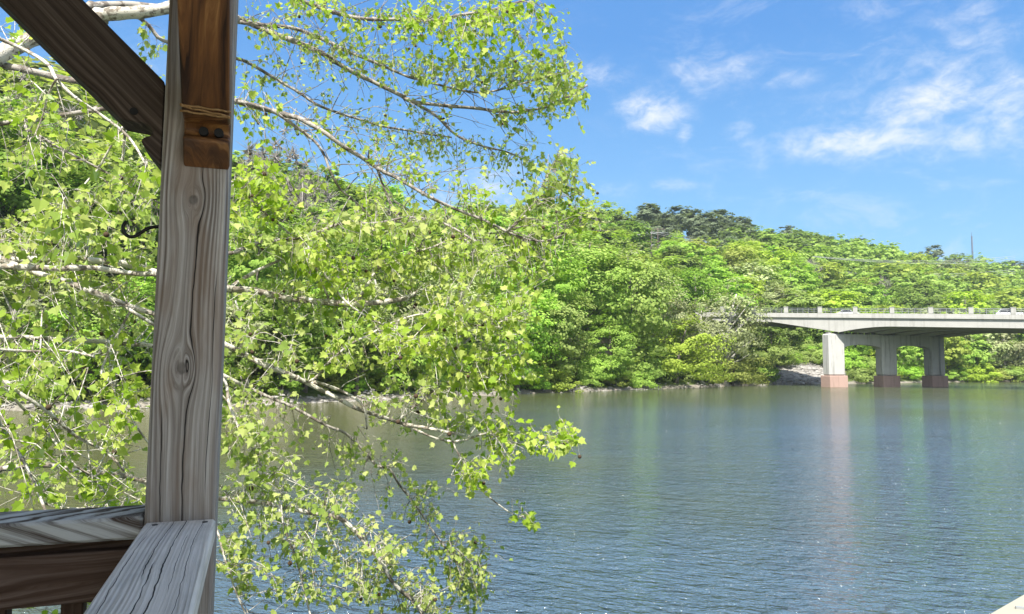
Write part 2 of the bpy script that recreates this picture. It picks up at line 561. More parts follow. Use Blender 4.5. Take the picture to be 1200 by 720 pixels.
def far_ground(r, az):
    r = np.asarray(r, float); az = np.asarray(az, float)
    rs = np.interp(az, az_s, r_s)
    rs = rs + 1.2 * np.sin(az * 47) + 0.8 * np.sin(az * 113 + 1.0)
    rr = np.interp(az, az_r, r_r); hr = np.interp(az, az_r, h_r)
    d = r - rs
    t = np.clip(d / (rr - rs), 0, 1)
    hill = hr * (0.75 * t + 0.25 * t * t * (3 - 2 * t))
    wig = 2.0 * np.sin(r * 0.045 + az * 9) * np.clip(d / 40, 0, 1)
    z = np.where(d < 0, np.maximum(-1.6, d * 0.25), np.minimum(1.2, d * 0.3) + np.clip(hill - 1.0, 0, None) * (d > 0) + wig)
    over = np.clip((r - rr) / 400, 0, 1)
    z = np.where(r > rr, z * (1 - 0.75 * over), z)
    return z


def near_ground(x, y):
    edge = 2.6 + 0.35 * np.sin(x * 0.8) + 0.25 * np.sin(x * 2.1 + 1) - 0.06 * (x + 4) * (x < -4) * 6
    d = edge - y
    return np.where(d > 0, np.minimum(d * 0.75, 2.35 + 0.02 * d), np.maximum(-1.6, d * 0.5))


def ground_z(x, y):
    r = np.hypot(x, y); az = np.arctan2(x, y)
    return np.maximum(far_ground(r, az), near_ground(np.asarray(x, float), np.asarray(y, float)))


def make_ground():
    n_az = 420
    azs = np.linspace(-math.pi, math.pi, n_az + 1)[:-1]
    rs = np.concatenate([np.linspace(0.3, 8, 26), np.geomspace(8.4, 60, 28), np.linspace(62, 260, 110), np.geomspace(264, 3500, 70)])
    A, Rr = np.meshgrid(azs, rs, indexing='ij')
    X, Y = Rr * np.sin(A), Rr * np.cos(A)
    Z = ground_z(X, Y)
    nr = len(rs)
    v = np.stack([X, Y, Z], -1).reshape(-1, 3)
    i = np.arange(n_az)[:, None]; j = np.arange(nr - 1)[None, :]
    i2 = (i + 1) % n_az
    q = np.stack([i * nr + j, i * nr + j + 1, i2 * nr + j + 1, i2 * nr + j], -1).reshape(-1, 4)[:, ::-1]
    hub = len(v)
    v = np.vstack([v, [[0, 0, float(ground_z(0.0, 0.0))]]])
    loops = list(q.ravel()); tot = [4] * len(q)
    for k in range(n_az):
        loops += [hub, k * nr, ((k + 1) % n_az) * nr][::-1]; tot.append(3)
    me = np_mesh('ground', v, loops, tot, smooth=True)
    o = link('ground', me, M['ground'])
    tag(o, kind='structure')
    mb = MB()
    a, b = Vector((-900, -400, 0)), Vector((1200, 900, 0))
    mb.v = [Vector((a.x, a.y, 0)), Vector((b.x, a.y, 0)), Vector((b.x, b.y, 0)), Vector((a.x, b.y, 0))]
    mb.face([0, 1, 2, 3])
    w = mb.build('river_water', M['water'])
    tag(w, kind='structure')


make_ground()


def gz(x, y):
    return float(ground_z(np.array([x]), np.array([y]))[0])


def shore_r(px):
    g = P(px, 440, 100)
    az = math.atan2(g.x, g.y)
    return float(np.interp(az, az_s, r_s)), az


# ------------------------------------------------------------------ tree templates
def leaf_quads(pos, nrm, size, rng, aspect=0.75):
    n = len(pos)
    nrm = nrm / (np.linalg.norm(nrm, axis=1, keepdims=True) + 1e-9)
    ref = rng.normal(size=(n, 3))
    a = np.cross(nrm, ref); a /= (np.linalg.norm(a, axis=1, keepdims=True) + 1e-9)
    b = np.cross(nrm, a)
    s = (size * rng.uniform(0.6, 1.35, n))[:, None]
    a = a * s; b = b * s * aspect
    bend = nrm * s * rng.uniform(-0.3, 0.3, (n, 1))
    v = np.stack([pos - a + bend, pos - b * .9, pos + a + bend, pos + b], 1)   # kite shaped leaf
    return v.reshape(-1, 3)


def crown(rng, h0, h1, rx, n_clump, per, leaf, clump_r, shape='round', gap=0.0):
    """leaf clumps spread through the crown volume; returns quad verts and clump centres"""
    cs = []
    zc, rz = (h0 + h1) / 2, (h1 - h0) / 2
    tries = 0
    while len(cs) < n_clump and tries < 20000:
        tries += 1
        d = rng.normal(size=3); d /= np.linalg.norm(d)
        rad = rng.uniform(0.35, 1.0) ** 0.6
        if shape == 'round':
            p = d * rad * np.array([rx, rx, rz])
        elif shape == 'cone':
            t = rng.uniform(0, 1); a = rng.uniform(0, 6.283); q = rx * (1 - t) ** 0.8 * rng.uniform(.4, 1)
            p = np.array([math.cos(a) * q, math.sin(a) * q, (t * 2 - 1) * rz])
        elif shape == 'dome':
            d[2] = abs(d[2]); p = d * rad * np.array([rx, rx, rz * 2]) - np.array([0, 0, rz])
        else:   # irregular spreading, flat-topped layers
            p = d * rad * np.array([rx, rx, rz]); p[2] = round(p[2] / (rz * .33)) * rz * .33 + rng.normal() * .12 * rz
        p = p * rng.uniform(0.85, 1.12)
        if gap and any(np.linalg.norm(p - c) < gap for c in cs): continue
        cs.append(p)
    cs = np.array(cs)
    V = []
    for c in cs:
        k = int(per * rng.uniform(0.6, 1.4))
        d = rng.normal(size=(k, 3)); d /= np.linalg.norm(d, axis=1, keepdims=True)
        cr = clump_r * rng.uniform(0.6, 1.35)
        rad = rng.uniform(0.2, 1, k) ** 0.5
        sq = np.array([1.15, 1.15, 0.72])
        p = c + d * (rad * cr)[:, None] * sq
        out = c / (np.linalg.norm(c) + 1e-6)
        nr = d * 0.45 + out * 1.2 + np.array([0, 0, 0.5]) + rng.normal(size=(k, 3)) * 0.33
        p[:, 2] += zc
        V.append(leaf_quads(p, nr, leaf, rng))
    cs = cs + np.array([0, 0, zc])
    return np.vstack(V), cs


def trunk_mesh(rng, h, rad, cs, lean=0.0, limbs=10, twig=0.0, seg=7, bare=False):
    mb = MB()
    top = h
    pts, rr = [], []
    ph = rng.uniform(0, 6.28)
    for k in range(7):
        t = k / 6
        pts.append((lean * t * t * h + 0.12 * math.sin(ph + t * 4) * t * h * .15, 0.1 * math.cos(ph * 2 + t * 3) * t * h * .12, -0.6 + t * (top + .6)))
        rr.append(rad * (1.35 if k == 0 else 1.0) * (1 - 0.8 * t) + 0.02)
    mb.tube(pts, rr, seg)
    pv = [Vector(p) for p in pts]
    idx = rng.permutation(len(cs))[:limbs]
    for i in idx:
        c = Vector(cs[i])
        t = min(0.95, max(0.25, (c.z - 0.35 * (Vector((c.x, c.y, 0)).length) - 0.5) / top * rng.uniform(0.7, 1.0)))
        q = t * 6; a = int(q); s = pv[a].lerp(pv[min(a + 1, 6)], q - a)
        r0 = rad * (1 - 0.8 * t) * 0.55
        mid = s.lerp(c, 0.5) + Vector((rng.normal() * .3, rng.normal() * .3, 0.25 + rng.normal() * .25))
        mb.tube([s, s.lerp(mid, .55), mid, mid.lerp(c, .6) + Vector((0, 0, .1)), c], [r0, r0 * .8, r0 * .55, r0 * .35, r0 * .15 + .008], 5, cap=False)
    if bare:
        for c in cs:
            c = Vector(c)
            for k in range(15):
                d = Vector(rng.normal(size=3)); d.z = abs(d.z) + .6; d.normalize()
                L = rng.uniform(.7, 1.8)
                e = c + d * L
                mb.tube([c - d * .6, c, c.lerp(e, .5) + Vector(rng.normal(size=3)) * .08, e], [.05, .042, .03, .016], 3, cap=False)
    return mb


TEMPL = {}


def template(key, mat, bark, seed, h, h0, rx, n_clump, per, leaf, clump_r, shape='round', trunk=.25, lean=0.0, limbs=12, gap=0.0, bare=False):
    rng = np.random.default_rng(seed)
    V, cs = crown(rng, h0, h, rx, n_clump, per, leaf, clump_r, shape, gap)
    if lean:
        V = V.copy(); V[:, 0] += lean * h * (V[:, 2] / h) ** 2
        cs = cs.copy(); cs[:, 0] += lean * h * (cs[:, 2] / h) ** 2
    random.seed(seed)
    tm = trunk_mesh(rng, h * .86, trunk, cs, lean, limbs, bare=bare)
    n = len(V) // 4
    tme = tm.mesh('trunk_' + key)
    tme.materials.append(M[bark])
    cme = np_mesh('crown_' + key, V, np.arange(4 * n), np.full(n, 4))
    cme.materials.append(M[mat])
    # one-mesh version for trees too small to show parts
    tv = np.array([tuple(v) for v in tm.v]); tl = np.array([i for f in tm.f for i in f]); tt = np.array([len(f) for f in tm.f])
    wv = np.vstack([V, tv]); wl = np.concatenate([np.arange(4 * n), tl + 4 * n]); wt = np.concatenate([np.full(n, 4), tt])
    wm = np.concatenate([np.zeros(n, int), np.ones(len(tt), int)])
    whole = np_mesh('tree_' + key, wv, wl, wt, wm)
    whole.materials.append(M[mat]); whole.materials.append(M[bark])
    TEMPL[key] = dict(trunk=tme, crown=cme, whole=whole, h=h, raw=(V, mat))


# trees of the near banks (finer leaves)
template('broad_a', 'fol_bright', 'bark', 1, 18, 1.6, 5.8, 120, 80, .21, 1.15, 'round', .3)
template('broad_b', 'fol_bright', 'bark', 2, 22, 2.2, 5.4, 140, 74, .21, 1.15, 'round', .33)
template('broad_c', 'fol_mid', 'bark', 3, 19, 1.6, 5.6, 120, 80, .21, 1.15, 'round', .3)
template('broad_d', 'fol_mid', 'bark', 4, 21, 5.0, 4.6, 60, 120, .21, 1.35, 'layer', .3)
template('willow', 'fol_willow', 'bark', 5, 11, 0.6, 6.5, 80, 120, .17, 1.2, 'dome', .28, 0.18)
template('pale', 'fol_pale', 'bark_pale', 6, 18, 3.0, 5.5, 90, 62, .19, 1.2, 'layer', .42, 0.12, 30)
template('pale_b', 'fol_pale', 'bark_pale', 7, 17, 3.0, 4.6, 60, 70, .19, 1.3, 'round', .26, 0.0, 22)
template('shrub', 'fol_bright', 'bark', 8, 4.5, 0.1, 3.2, 34, 110, .15, .8, 'dome', .08, 0, 12)
template('shrub_b', 'fol_willow', 'bark', 9, 4.0, 0.1, 3.6, 34, 100, .15, .8, 'dome', .08, 0, 12)
template('bare', 'fol_pale', 'bark_bare', 10, 22, 5.0, 4.4, 85, 5, .12, 1.2, 'round', .24, 0, 60, bare=True)
# trees of the hill
template('hill_a', 'fol_bright', 'bark', 21, 15, 1.5, 5.2, 105, 34, .34, 1.05, 'round', .25)
template('hill_b', 'fol_mid', 'bark', 22, 16, 2.0, 5.0, 105, 34, .34, 1.05, 'round', .25)
template('hill_c', 'fol_mid', 'bark', 23, 17, 1.5, 4.6, 100, 34, .34, 1.05, 'round', .25)
template('hill_pale', 'fol_pale', 'bark_pale', 24, 15, 2.0, 4.8, 90, 28, .32, 1.05, 'round', .22, 0, 20)
template('hill_willow', 'fol_willow', 'bark', 26, 15, 1.5, 5.2, 105, 34, .34, 1.05, 'round', .25)
template('hill_pine', 'fol_pine', 'bark', 25, 19, 8.0, 3.2, 60, 44, .30, .95, 'round', .24, 0, 14)
template('hill_bare', 'fol_pale', 'bark_bare', 27, 16, 5.0, 3.8, 34, 8, .2, 1.2, 'round', .2, 0, 26, bare=True)

KINDNAME = dict(broad_a='leafy_tree', broad_b='leafy_tree', broad_c='leafy_tree', broad_d='leafy_tree', willow='willow_tree', pale='pale_tree', pale_b='pale_tree',
                shrub='shrub', shrub_b='shrub', bare='bare_tree', hill_a='leafy_tree', hill_b='leafy_tree', hill_c='leafy_tree', hill_pale='pale_tree',
                hill_willow='leafy_tree', hill_pine='pine_tree', hill_bare='bare_tree')
TREES = []


def tree(key, x, y, h, label, group=None, parts=True, wide=1.0, rz=None, z=None):
    T = TEMPL[key]
    s = h / T['h']
    rz = random.uniform(0, 6.28) if rz is None else rz
    z = gz(x, y) - 0.15 if z is None else z
    name = KINDNAME[key]
    if parts:
        o = empty(name, (x, y, z), rz)
        for part in ('trunk', 'crown'):
            c = bpy.data.objects.new(part, T[part]); COL.objects.link(c); c.parent = o
    else:
        o = bpy.data.objects.new(name, T['whole']); COL.objects.link(o)
        o.location = (x, y, z); o.rotation_euler = (0, 0, rz)
    o.scale = (s * wide, s * wide, s)
    tag(o, label, 'shrub' if 'shrub' in name else 'tree', group)
    TREES.append((x, y, h))
    return o


def tree_px(key, px, back, top, label, group=None, wide=1.0, rz=None, parts=True):
    """a tree BACK metres behind the waterline in the direction of px, its top at photo height top"""
    rs, az = shore_r(px)
    r = rs + back
    x, y = r * math.sin(az), r * math.cos(az)
    g = gz(x, y)
    tp = P(px, top, y)
    return tree(key, x, y, max(2.0, tp.z - g), label, group, parts, wide, rz)


# --- shoreline trees to the right of the plane tree, each one describable
random.seed(3)
tree_px('broad_b', 628, 10, 252, 'tall yellow green tree rising directly beside the tips of the overhanging branches', None, 1.25)
tree_px('broad_a', 652, 4, 330, 'mid height green tree with a thick grey leaning trunk at the waterline', None, 1.2)
tree_px('broad_b', 690, 12, 262, 'tall bright green tree left of the biggest yellow green shoreline crown', None, 1.3)
tree_px('broad_a', 738, 9, 278, 'biggest yellow green shoreline tree with a broad heavy crown', None, 1.15)
tree_px('broad_a', 715, 3, 372, 'low bright green tree hanging over the water below the biggest crown', None, 1.3)
tree_px('pale_b', 776, 12, 318, 'pale greyish tree between the biggest yellow green crown and a dark tree', None, 1.1)
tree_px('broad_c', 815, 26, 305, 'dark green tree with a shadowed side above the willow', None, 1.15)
tree_px('willow', 792, 3, 366, 'broad yellow green willow leaning over the river edge', None, 1.3, R(0))
tree_px('pale', 850, 1.5, 326, 'pale white limbed tree with thin foliage covering the left bridge end', None, 1.15, R(10))
tree_px('pale_b', 822, 2.0, 350, 'pale rounded tree at the waterline between the willow and the white limbed tree', None, 1.2)
tree_px('willow', 858, 2.0, 402, 'low feathery willow at the water just left of the stony bank', None, 1.4, R(20))
tree_px('shrub', 888, 3.5, 422, 'bright green bush on the water edge touching the stony bank', None, 1.3)
tree_px('hill_pale', 883, 80, 302, 'round grey green domed crown standing above the left bridge end', None, 1.5)
tree_px('hill_pale', 826, 60, 322, 'pale tree with thin twigs behind the dark green tree', None, 1.2)
tree_px('hill_pale', 918, 50, 335, 'pale spreading tree just above the first parapet posts', None, 1.3)
for i, (px, back, top, key, lab) in enumerate([
        (628, 2.0, 436, 'shrub', 'leafy bush at the waterline beside the grey leaning trunk'),
        (660, 1.5, 437, 'shrub_b', 'yellow green bush below the pinkish stone wall'),
        (690, 1.5, 434, 'shrub', 'rounded green bush on the stony shore below the tall bright tree'),
        (722, 1.5, 436, 'shrub_b', 'low yellow green bush trailing over the shore rocks'),
        (752, 2.0, 432, 'shrub', 'bushy green shrub just left of the leaning willow trunk'),
        (828, 2.0, 428, 'shrub_b', 'light bush between the two willows at the waterline')]):
    tree_px(key, px, back, top, lab, None, 1.3)

# --- wooded bank seen through the plane tree: kinds that repeat
LEFT_GROUP = 'trees on the left bank behind the plane tree'
LEFT_LAB = {'broad_a': 'bright green bank tree seen through the overhanging branches', 'broad_b': 'tall bright green bank tree seen through the overhanging branches',
            'broad_c': 'darker green bank tree seen through the overhanging branches', 'broad_d': 'tall darker green bank tree with layered crown behind the overhanging branches',
            'pale': 'pale white limbed bank tree seen through the overhanging branches', 'pale_b': 'pale round bank tree seen through the overhanging branches',
            'bare': 'bare grey twiggy tree standing behind the overhanging branches', 'shrub': 'green bush at the left waterline under the overhanging branches',
            'shrub_b': 'light yellow green bush at the left waterline under the overhanging branches'}
random.seed(5)
px = -130
while px < 615:
    top = 330 + random.uniform(-45, 50)
    tree_px(random.choice(['broad_a', 'broad_a', 'broad_c', 'pale_b', 'pale', 'broad_b']), px, random.uniform(2, 7), top, None, LEFT_GROUP, random.uniform(1.0, 1.4))
    TREES[-1] = TREES[-1]
    px += random.uniform(26, 40)
px = -130
while px < 615:
    t0 = float(np.interp(px, [-130, 0, 150, 320, 450, 560, 620], [115, 118, 148, 216, 250, 268, 268]))
    tree_px(random.choice(['broad_a', 'broad_b', 'broad_c', 'broad_d', 'pale_b', 'broad_b']), px, random.uniform(16, 30), t0 + random.uniform(10, 85), None, LEFT_GROUP, random.uniform(1.0, 1.35))
    px += random.uniform(26, 38)
for px in range(-120, 600, 38):
    tree_px(random.choice(['shrub', 'shrub_b']), px + random.uniform(-10, 10), random.uniform(1.5, 4), 455 + random.uniform(-12, 10), None, 'bushes at the left waterline', random.uniform(1.0, 1.5))
tree_px('bare', 318, 42, 150, 'tall bare grey twiggy tree against the sky just right of the post', None, 1.2)
tree_px('bare', 345, 36, 185, 'shorter bare grey tree below the tall bare one right of the post', None, 1.2)
tree_px('bare', 25, 40, 95, 'bare thin tree at the left edge under the white limb', None, 1.2)
tree_px('broad_c', 8, 30, 85, 'dark green tree top at the far left edge under the white limb', None, 0.8)
for o in list(COL.objects):
    if o.get('group') in (LEFT_GROUP, 'bushes at the left waterline') and not o.get('label'):
        for ch in o.children:
            k = ch.data.name
            if k.startswith('crown_'):
                o['label'] = LEFT_LAB[k[6:]]
                o['group'] = (LEFT_GROUP if 'tree' in o.name else 'bushes at the left waterline') + ' (' + o['label'].split(' bank')[0].split(' at ')[0].split(' standing')[0] + ')'

# --- low bushes that fill the ground under the bank trees
random.seed(31)
for i in range(78):
    px = -110 + (i * 13.1) % 1000
    if px > 895: continue
    lab = 'low leafy bush filling the ground under the bank trees'
    o = tree_px(random.choice(['shrub', 'shrub', 'shrub_b']), px + random.uniform(-6, 6), random.uniform(4.5, 15), 300, lab, 'low bushes under the bank trees', random.uniform(1.0, 1.5), parts=False)
    k = random.uniform(.75, 1.5)
    o.scale = (k * 1.3, k * 1.3, k)

# --- far bank behind the bridge
random.seed(9)
BR = 'trees on the far bank behind the bridge'
for i, px in enumerate([905, 925, 948, 970, 992, 1010, 1022]):
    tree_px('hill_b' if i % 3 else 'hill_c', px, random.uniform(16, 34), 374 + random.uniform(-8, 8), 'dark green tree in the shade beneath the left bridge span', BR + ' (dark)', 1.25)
for px in [1030, 1052, 1072, 1090, 1110, 1124, 1143, 1160, 1178, 1196, 1214, 1235, 1260]:
    k = 'hill_pale' if px > 1150 else random.choice(['hill_a', 'hill_willow'])
    tree_px(k, px, random.uniform(4, 12), 384 + random.uniform(-8, 16), 'pale grey green tree by the water under the right bridge span' if k == 'hill_pale' else 'yellow green tree by the water framed by the bridge columns',
            BR + (' (pale)' if k == 'hill_pale' else ' (yellow green)'), 1.15)
for i in range(16):
    o = tree_px('shrub', random.uniform(985, 1035), random.uniform(5, 30), 400, 'dark leafy bush in the shade behind the first bridge column', 'shaded bushes behind the first bridge column', 1.3, parts=False)
    k = random.uniform(.8, 1.4); o.scale = (k * 1.3, k * 1.3, k)
for i in range(26):
    px = random.uniform(898, 988)
    o = tree_px('shrub', px, random.uniform(19, 40), 400, 'dark leafy bush at the top of the stony bank under the left bridge span', 'shaded bushes above the stony bank', 1.3, parts=False)
    k = random.uniform(.8, 1.5); o.scale = (k * 1.3, k * 1.3, k)
for px in range(1015, 1260, 17):
    tree_px(random.choice(['shrub', 'shrub_b']), px, random.uniform(1.5, 4), 431 + random.uniform(-5, 6), 'low leafy bush along the far waterline beyond the bridge columns', 'bushes along the far waterline beyond the bridge', 1.6, parts=False)

# --- hill forest: the nearest as individuals, the rest as one mass
random.seed(21)
rng = np.random.default_rng(5)
cand = []
sp = 7.6
grid = {}
for _ in range(60000):
    px = rng.uniform(-140, 1330)
    g = P(px, 440, 100); az = math.atan2(g.x, g.y)
    rs = float(np.interp(az, az_s, r_s)); rr = float(np.interp(az, az_r, r_r))
    r = math.sqrt(rng.uniform((rs + 34) ** 2, (rr + 25) ** 2))
    x, y = r * math.sin(az), r * math.cos(az)
    sp = 8.0 + r * 0.008
    cx, cy = int(x // 13), int(y // 13)
    ok = True
    for dx in (-1, 0, 1):
        for dy in (-1, 0, 1):
            for (qx, qy) in grid.get((cx + dx, cy + dy), ()):
                if (qx - x) ** 2 + (qy - y) ** 2 < sp * sp: ok = False
    if not ok or (abs(px - 767) < 24 and 195 < r < 338): continue
    grid.setdefault((cx, cy), []).append((x, y))
    cand.append((r, px, x, y, (r - rs) / (rr - rs)))
cand.sort()


def hill_kind(px, t, q):
    if 725 < px < 880 and t > 0.55:
        return 'hill_pine' if q < 0.85 else 'hill_b'
    if px >= 875 and t > 0.8:
        return 'hill_pine' if q < 0.22 else ('hill_b' if q < 0.6 else ('hill_bare' if q < 0.66 else 'hill_a'))
    if px < 400:
        return ['hill_a', 'hill_b', 'hill_pale', 'hill_willow', 'hill_bare', 'hill_c'][min(5, int(q * 6.2))]
    if q < 0.40: return 'hill_a'
    if q < 0.60: return 'hill_b'
    if q < 0.72: return 'hill_c'
    if q < 0.86: return 'hill_willow'
    if q < 0.95: return 'hill_pale'
    return 'hill_bare'


HL = {'hill_a': 'bright spring green round tree on the wooded hillside', 'hill_b': 'mid green round tree on the wooded hillside', 'hill_c': 'mid green tree with uneven layered crown on the wooded hillside',
      'hill_pale': 'pale grey green tree on the wooded hillside', 'hill_willow': 'yellow green round tree on the wooded hillside', 'hill_pine': 'dark pine on the ridge of the wooded hillside',
      'hill_bare': 'bare grey twiggy tree on the wooded hillside'}
n_ind, rest = 0, []
shown = [c for c in cand]
for (r, px, x, y, t) in shown:
    q = rng.random()
    k = hill_kind(px, t, q)
    h = {'hill_pine': 18, 'hill_bare': 14}.get(k, 16.5) * rng.uniform(0.66, 1.36)
    # keep the pylon clearing and the roadway open
    if n_ind < 215 and 380 < px < 1240:
        zone = ' above the bridge' if px > 880 else (' beyond the shoreline trees' if px > 600 else ' behind the plane tree')
        tree(k, x, y, h, HL[k] + zone, HL[k].split(' on ')[0] + 's of the hillside' + zone, False, rng.uniform(1.1, 1.6) * (1.2 if 'pine' in k else 1.1))
        n_ind += 1
    else:
        rest.append((k, x, y, h, rng.uniform(1.1, 1.6) * (1.2 if 'pine' in k else 1.1), rng.uniform(0, 6.28)))


def hill_mass():
    order = ['hill_a', 'hill_b', 'hill_c', 'hill_pale', 'hill_willow', 'hill_pine', 'hill_bare']
    mats = [M['fol_bright'], M['fol_mid'], M['fol_pale'], M['fol_willow'], M['fol_pine'], M['bark']]
    names = [m.name for m in mats]
    VV, TT, LL, MM = [], [], [], []
    off = 0
    low = {}
    for k in order:
        V, mat = TEMPL[k]['raw']
        Q = V.reshape(-1, 4, 3)
        pick = rng.permutation(len(Q))[: min(len(Q), 900)]
        Q = Q[pick]
        c = Q.mean(1, keepdims=True)
        Q = c + (Q - c) * (1.75 if len(V) > 4000 else 1.3)
        low[k] = (Q.reshape(-1, 3), names.index(M[mat].name), TEMPL[k]['h'])
    for (k, x, y, h, w, a) in rest:
        Q, mi, h0 = low[k]
        s = h / h0
        ca, sa = math.cos(a), math.sin(a)
        X = (Q[:, 0] * ca - Q[:, 1] * sa) * s * w + x
        Y = (Q[:, 0] * sa + Q[:, 1] * ca) * s * w + y
        Z = Q[:, 2] * s + gz(x, y)
        n = len(Q) // 4
        VV.append(np.stack([X, Y, Z], -1)); LL.append(np.arange(4 * n) + off); TT.append(np.full(n, 4)); MM.append(np.full(n, mi))
        off += 4 * n
        # a thin trunk, three sided
        tr = 0.22
        ang = np.array([0, 2.1, 4.2])
        z0 = gz(x, y)
        b = np.stack([x + tr * np.cos(ang), y + tr * np.sin(ang), np.full(3, z0 - .3)], -1)
        tp = np.stack([x + tr * .4 * np.cos(ang), y + tr * .4 * np.sin(ang), np.full(3, z0 + h * .75)], -1)
        VV.append(np.vstack([b, tp]))
        for i in range(3):
            j = (i + 1) % 3
            LL.append(np.array([i, j, 3 + j, 3 + i]) + off)
        TT.append(np.full(3, 4)); MM.append(np.full(3, 5)); off += 6
    me = np_mesh('hill_forest', np.vstack(VV), np.concatenate(LL), np.concatenate(TT), np.concatenate(MM))
    o = link('hill_forest', me, mats)
    tag(o, 'mixed spring green forest covering the upper hillside and ridge', 'forest', None, 'stuff')
    print('hill individuals', n_ind, 'mass', len(rest), 'quads', len(me.polygons))


hill_mass()

# ------------------------------------------------------------------ bridge
def make_bridge():
    root_p = P(978, 453.4, 159.0)
    u = Vector((1, -0.56, 0)).normalized()
    v = Vector((-u.y, u.x, 0))
    br = empty('road_bridge', (root_p.x, root_p.y, 0))
    tag(br, 'long concrete road bridge on arched columns with red plinths across the river', 'bridge')
    inv = Vector((root_p.x, root_p.y, 0))
    zup = Vector((0, 0, 1))
    # heights of the near fascia ledge measured at two stations
    near0 = inv - v * 1.3

    def station(px):
        d = ray(px, 400); d = Vector((d.x, d.y))
        # intersect view ray with near fascia line
        a = np.array([[d.x, -u.x], [d.y, -u.y]]); b = np.array([near0.x, near0.y])
        s, k = np.linalg.solve(a, b)
        return k, s * d.y
    k1, Z1 = station(910); k2, Z2 = station(1195)
    zl1, zl2 = P(910, 369.8, Z1).z, P(1195, 372.0, Z2).z
    grade = (zl2 - zl1) / (k2 - k1)
    zl = lambda k: zl1 + grade * (k - k1)
    print('bridge ledge z', zl1, zl2, 'stations', k1, k2, Z1, Z2)
    W = 23.5
    SKEW = 18.8 / 20.9
    kL, _ = station(905); kC, _ = station(984); kR, _ = station(1050)
    U0, U1 = kL - 17, k2 + 75

    def depth(k):
        if k < kL: return 1.45
        if k < kC: t = (k - kL) / (kC - kL); return 1.45 + (3.45 - 1.45) * t
        if k < kR: t = (k - kC) / (kR - kC); return 3.45 + (2.1 - 3.45) * (t * (2 - t))
        return 2.1
    ks = sorted(set([U0, kL, kC, kR, U1] + list(np.arange(U0, U1, 2.5)) + list(np.linspace(kC, kR, 8))))

    def pt(k, vv, z): return near0 + u * k + v * vv + zup * z - inv

    def slab(k_list, v0, v1, ztop, zbot, mb, m=0, skew=0.0):
        """a long bar between v0 and v1; ztop/zbot are functions of the station"""
        b = len(mb.v)
        for k in k_list:
            for (vv, zf) in ((v0, ztop), (v0, zbot), (v1, zbot), (v1, ztop)):
                mb.v.append(pt(k, vv, zf(k - skew * vv)))
        n = len(k_list)
        for i in range(n - 1):
            for c in range(4):
                c2 = (c + 1) % 4
                mb.face([b + i * 4 + c, b + i * 4 + c2, b + (i + 1) * 4 + c2, b + (i + 1) * 4 + c], m)
        mb.face([b, b + 3, b + 2, b + 1], m)
        e = b + (n - 1) * 4
        mb.face([e, e + 1, e + 2, e + 3], m)
    # deck slab with cornice
    mb = MB(); slab(ks, -0.35, W + 0.35, lambda k: zl(k), lambda k: zl(k) - 0.42, mb)
    mb.build('deck_slab', M['concrete'], br)
    mb = MB(); slab(ks, 0.6, W - 0.6, lambda k: zl(k) + 0.05, lambda k: zl(k) + 0.002, mb)
    mb.build('roadway', M['asphalt'], br)
    # girders: the outer two show their faces, inner ones fill the soffit
    gw = 0.9
    for j, v0 in enumerate([0.0, 4.5, 9.0, 13.5, 18.0, W - gw]):
        mb = MB()
        dv = v0
        zb = lambda k, dv=dv: zl(k) - depth(k - SKEW * dv)
        slab(ks, v0, v0 + gw, lambda k: zl(k) - 0.42, zb, mb)
        mb.build('girder', M['concrete'], br)
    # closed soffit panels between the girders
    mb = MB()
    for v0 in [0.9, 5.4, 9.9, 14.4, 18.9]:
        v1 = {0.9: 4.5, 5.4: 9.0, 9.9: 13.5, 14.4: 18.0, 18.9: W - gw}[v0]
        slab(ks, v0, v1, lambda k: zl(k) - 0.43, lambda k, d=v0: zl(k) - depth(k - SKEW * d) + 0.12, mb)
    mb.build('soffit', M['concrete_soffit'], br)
    # kerbs, parapet posts, rails on both sides
    for side, (va, vb) in enumerate(((-0.3, 0.25), (W - 0.25, W + 0.3))):
        mb = MB(); slab(ks, va, vb, lambda k: zl(k) + 0.55, lambda k: zl(k) + 0.003, mb)
        mb.build('parapet_kerb', M['concrete'], br)
        vm = (va + vb) / 2
        mb = MB()
        for hgt in (0.95, 1.3, 1.6):
            mb.tube([pt(k, vm, zl(k) + hgt) for k in (U0, U1)], 0.05, 6)
        k = U0
        while k < U1:
            mb.box(pt(k, vm, zl(k) + 1.07), (0.06, 0.06, 1.06), m=0); k += 1.12
        mb.build('railing', M['metal'], br)
        pxs = [922, 962, 1003, 1046, 1091, 1139, 1189]
        kp = [station(q)[0] for q in pxs]
        step = (kp[-1] - kp[0]) / 6
        rotm = Matrix((u, v, zup)).transposed()
        first = None
        for i in range(-4, 17):
            kk = kp[0] + step * i
            if kk > U1 or kk < U0: continue
            if first is None:
                mb = MB()
                mb.box((0, 0, 0.55 + 0.62), (0.85, 0.62, 1.24), bev=.05)
                mb.box((0, 0, 1.22 + .62), (0.98, 0.72, 0.12), bev=.03)
                first = mb.build('parapet_post', M['concrete'], br)
                o = first
            else:
                o = first.copy(); COL.objects.link(o); o.parent = br
            o.matrix_local = Matrix.Translation(pt(kk, vm, zl(kk))) @ rotm.to_4x4()
    # bent: three columns, cap beam with two flat arches
    bd = (P(1096, 452.9, 168) - root_p); bd.z = 0
    L = bd.length; bd.normalize(); bn = Vector((bd.y, -bd.x, 0))   # bn faces the camera
    rotb = Matrix((bd, -bn, zup)).transposed()
    ztop = P(985, 391, 159).z - 0.1
    zpl = P(978, 440.4, 159).z
    s2 = (P(1040, 452.9, 163.5) - root_p); s2.z = 0
    spots = [0.0, s2.dot(bd), L]
    cw, cd = 4.15, 2.3
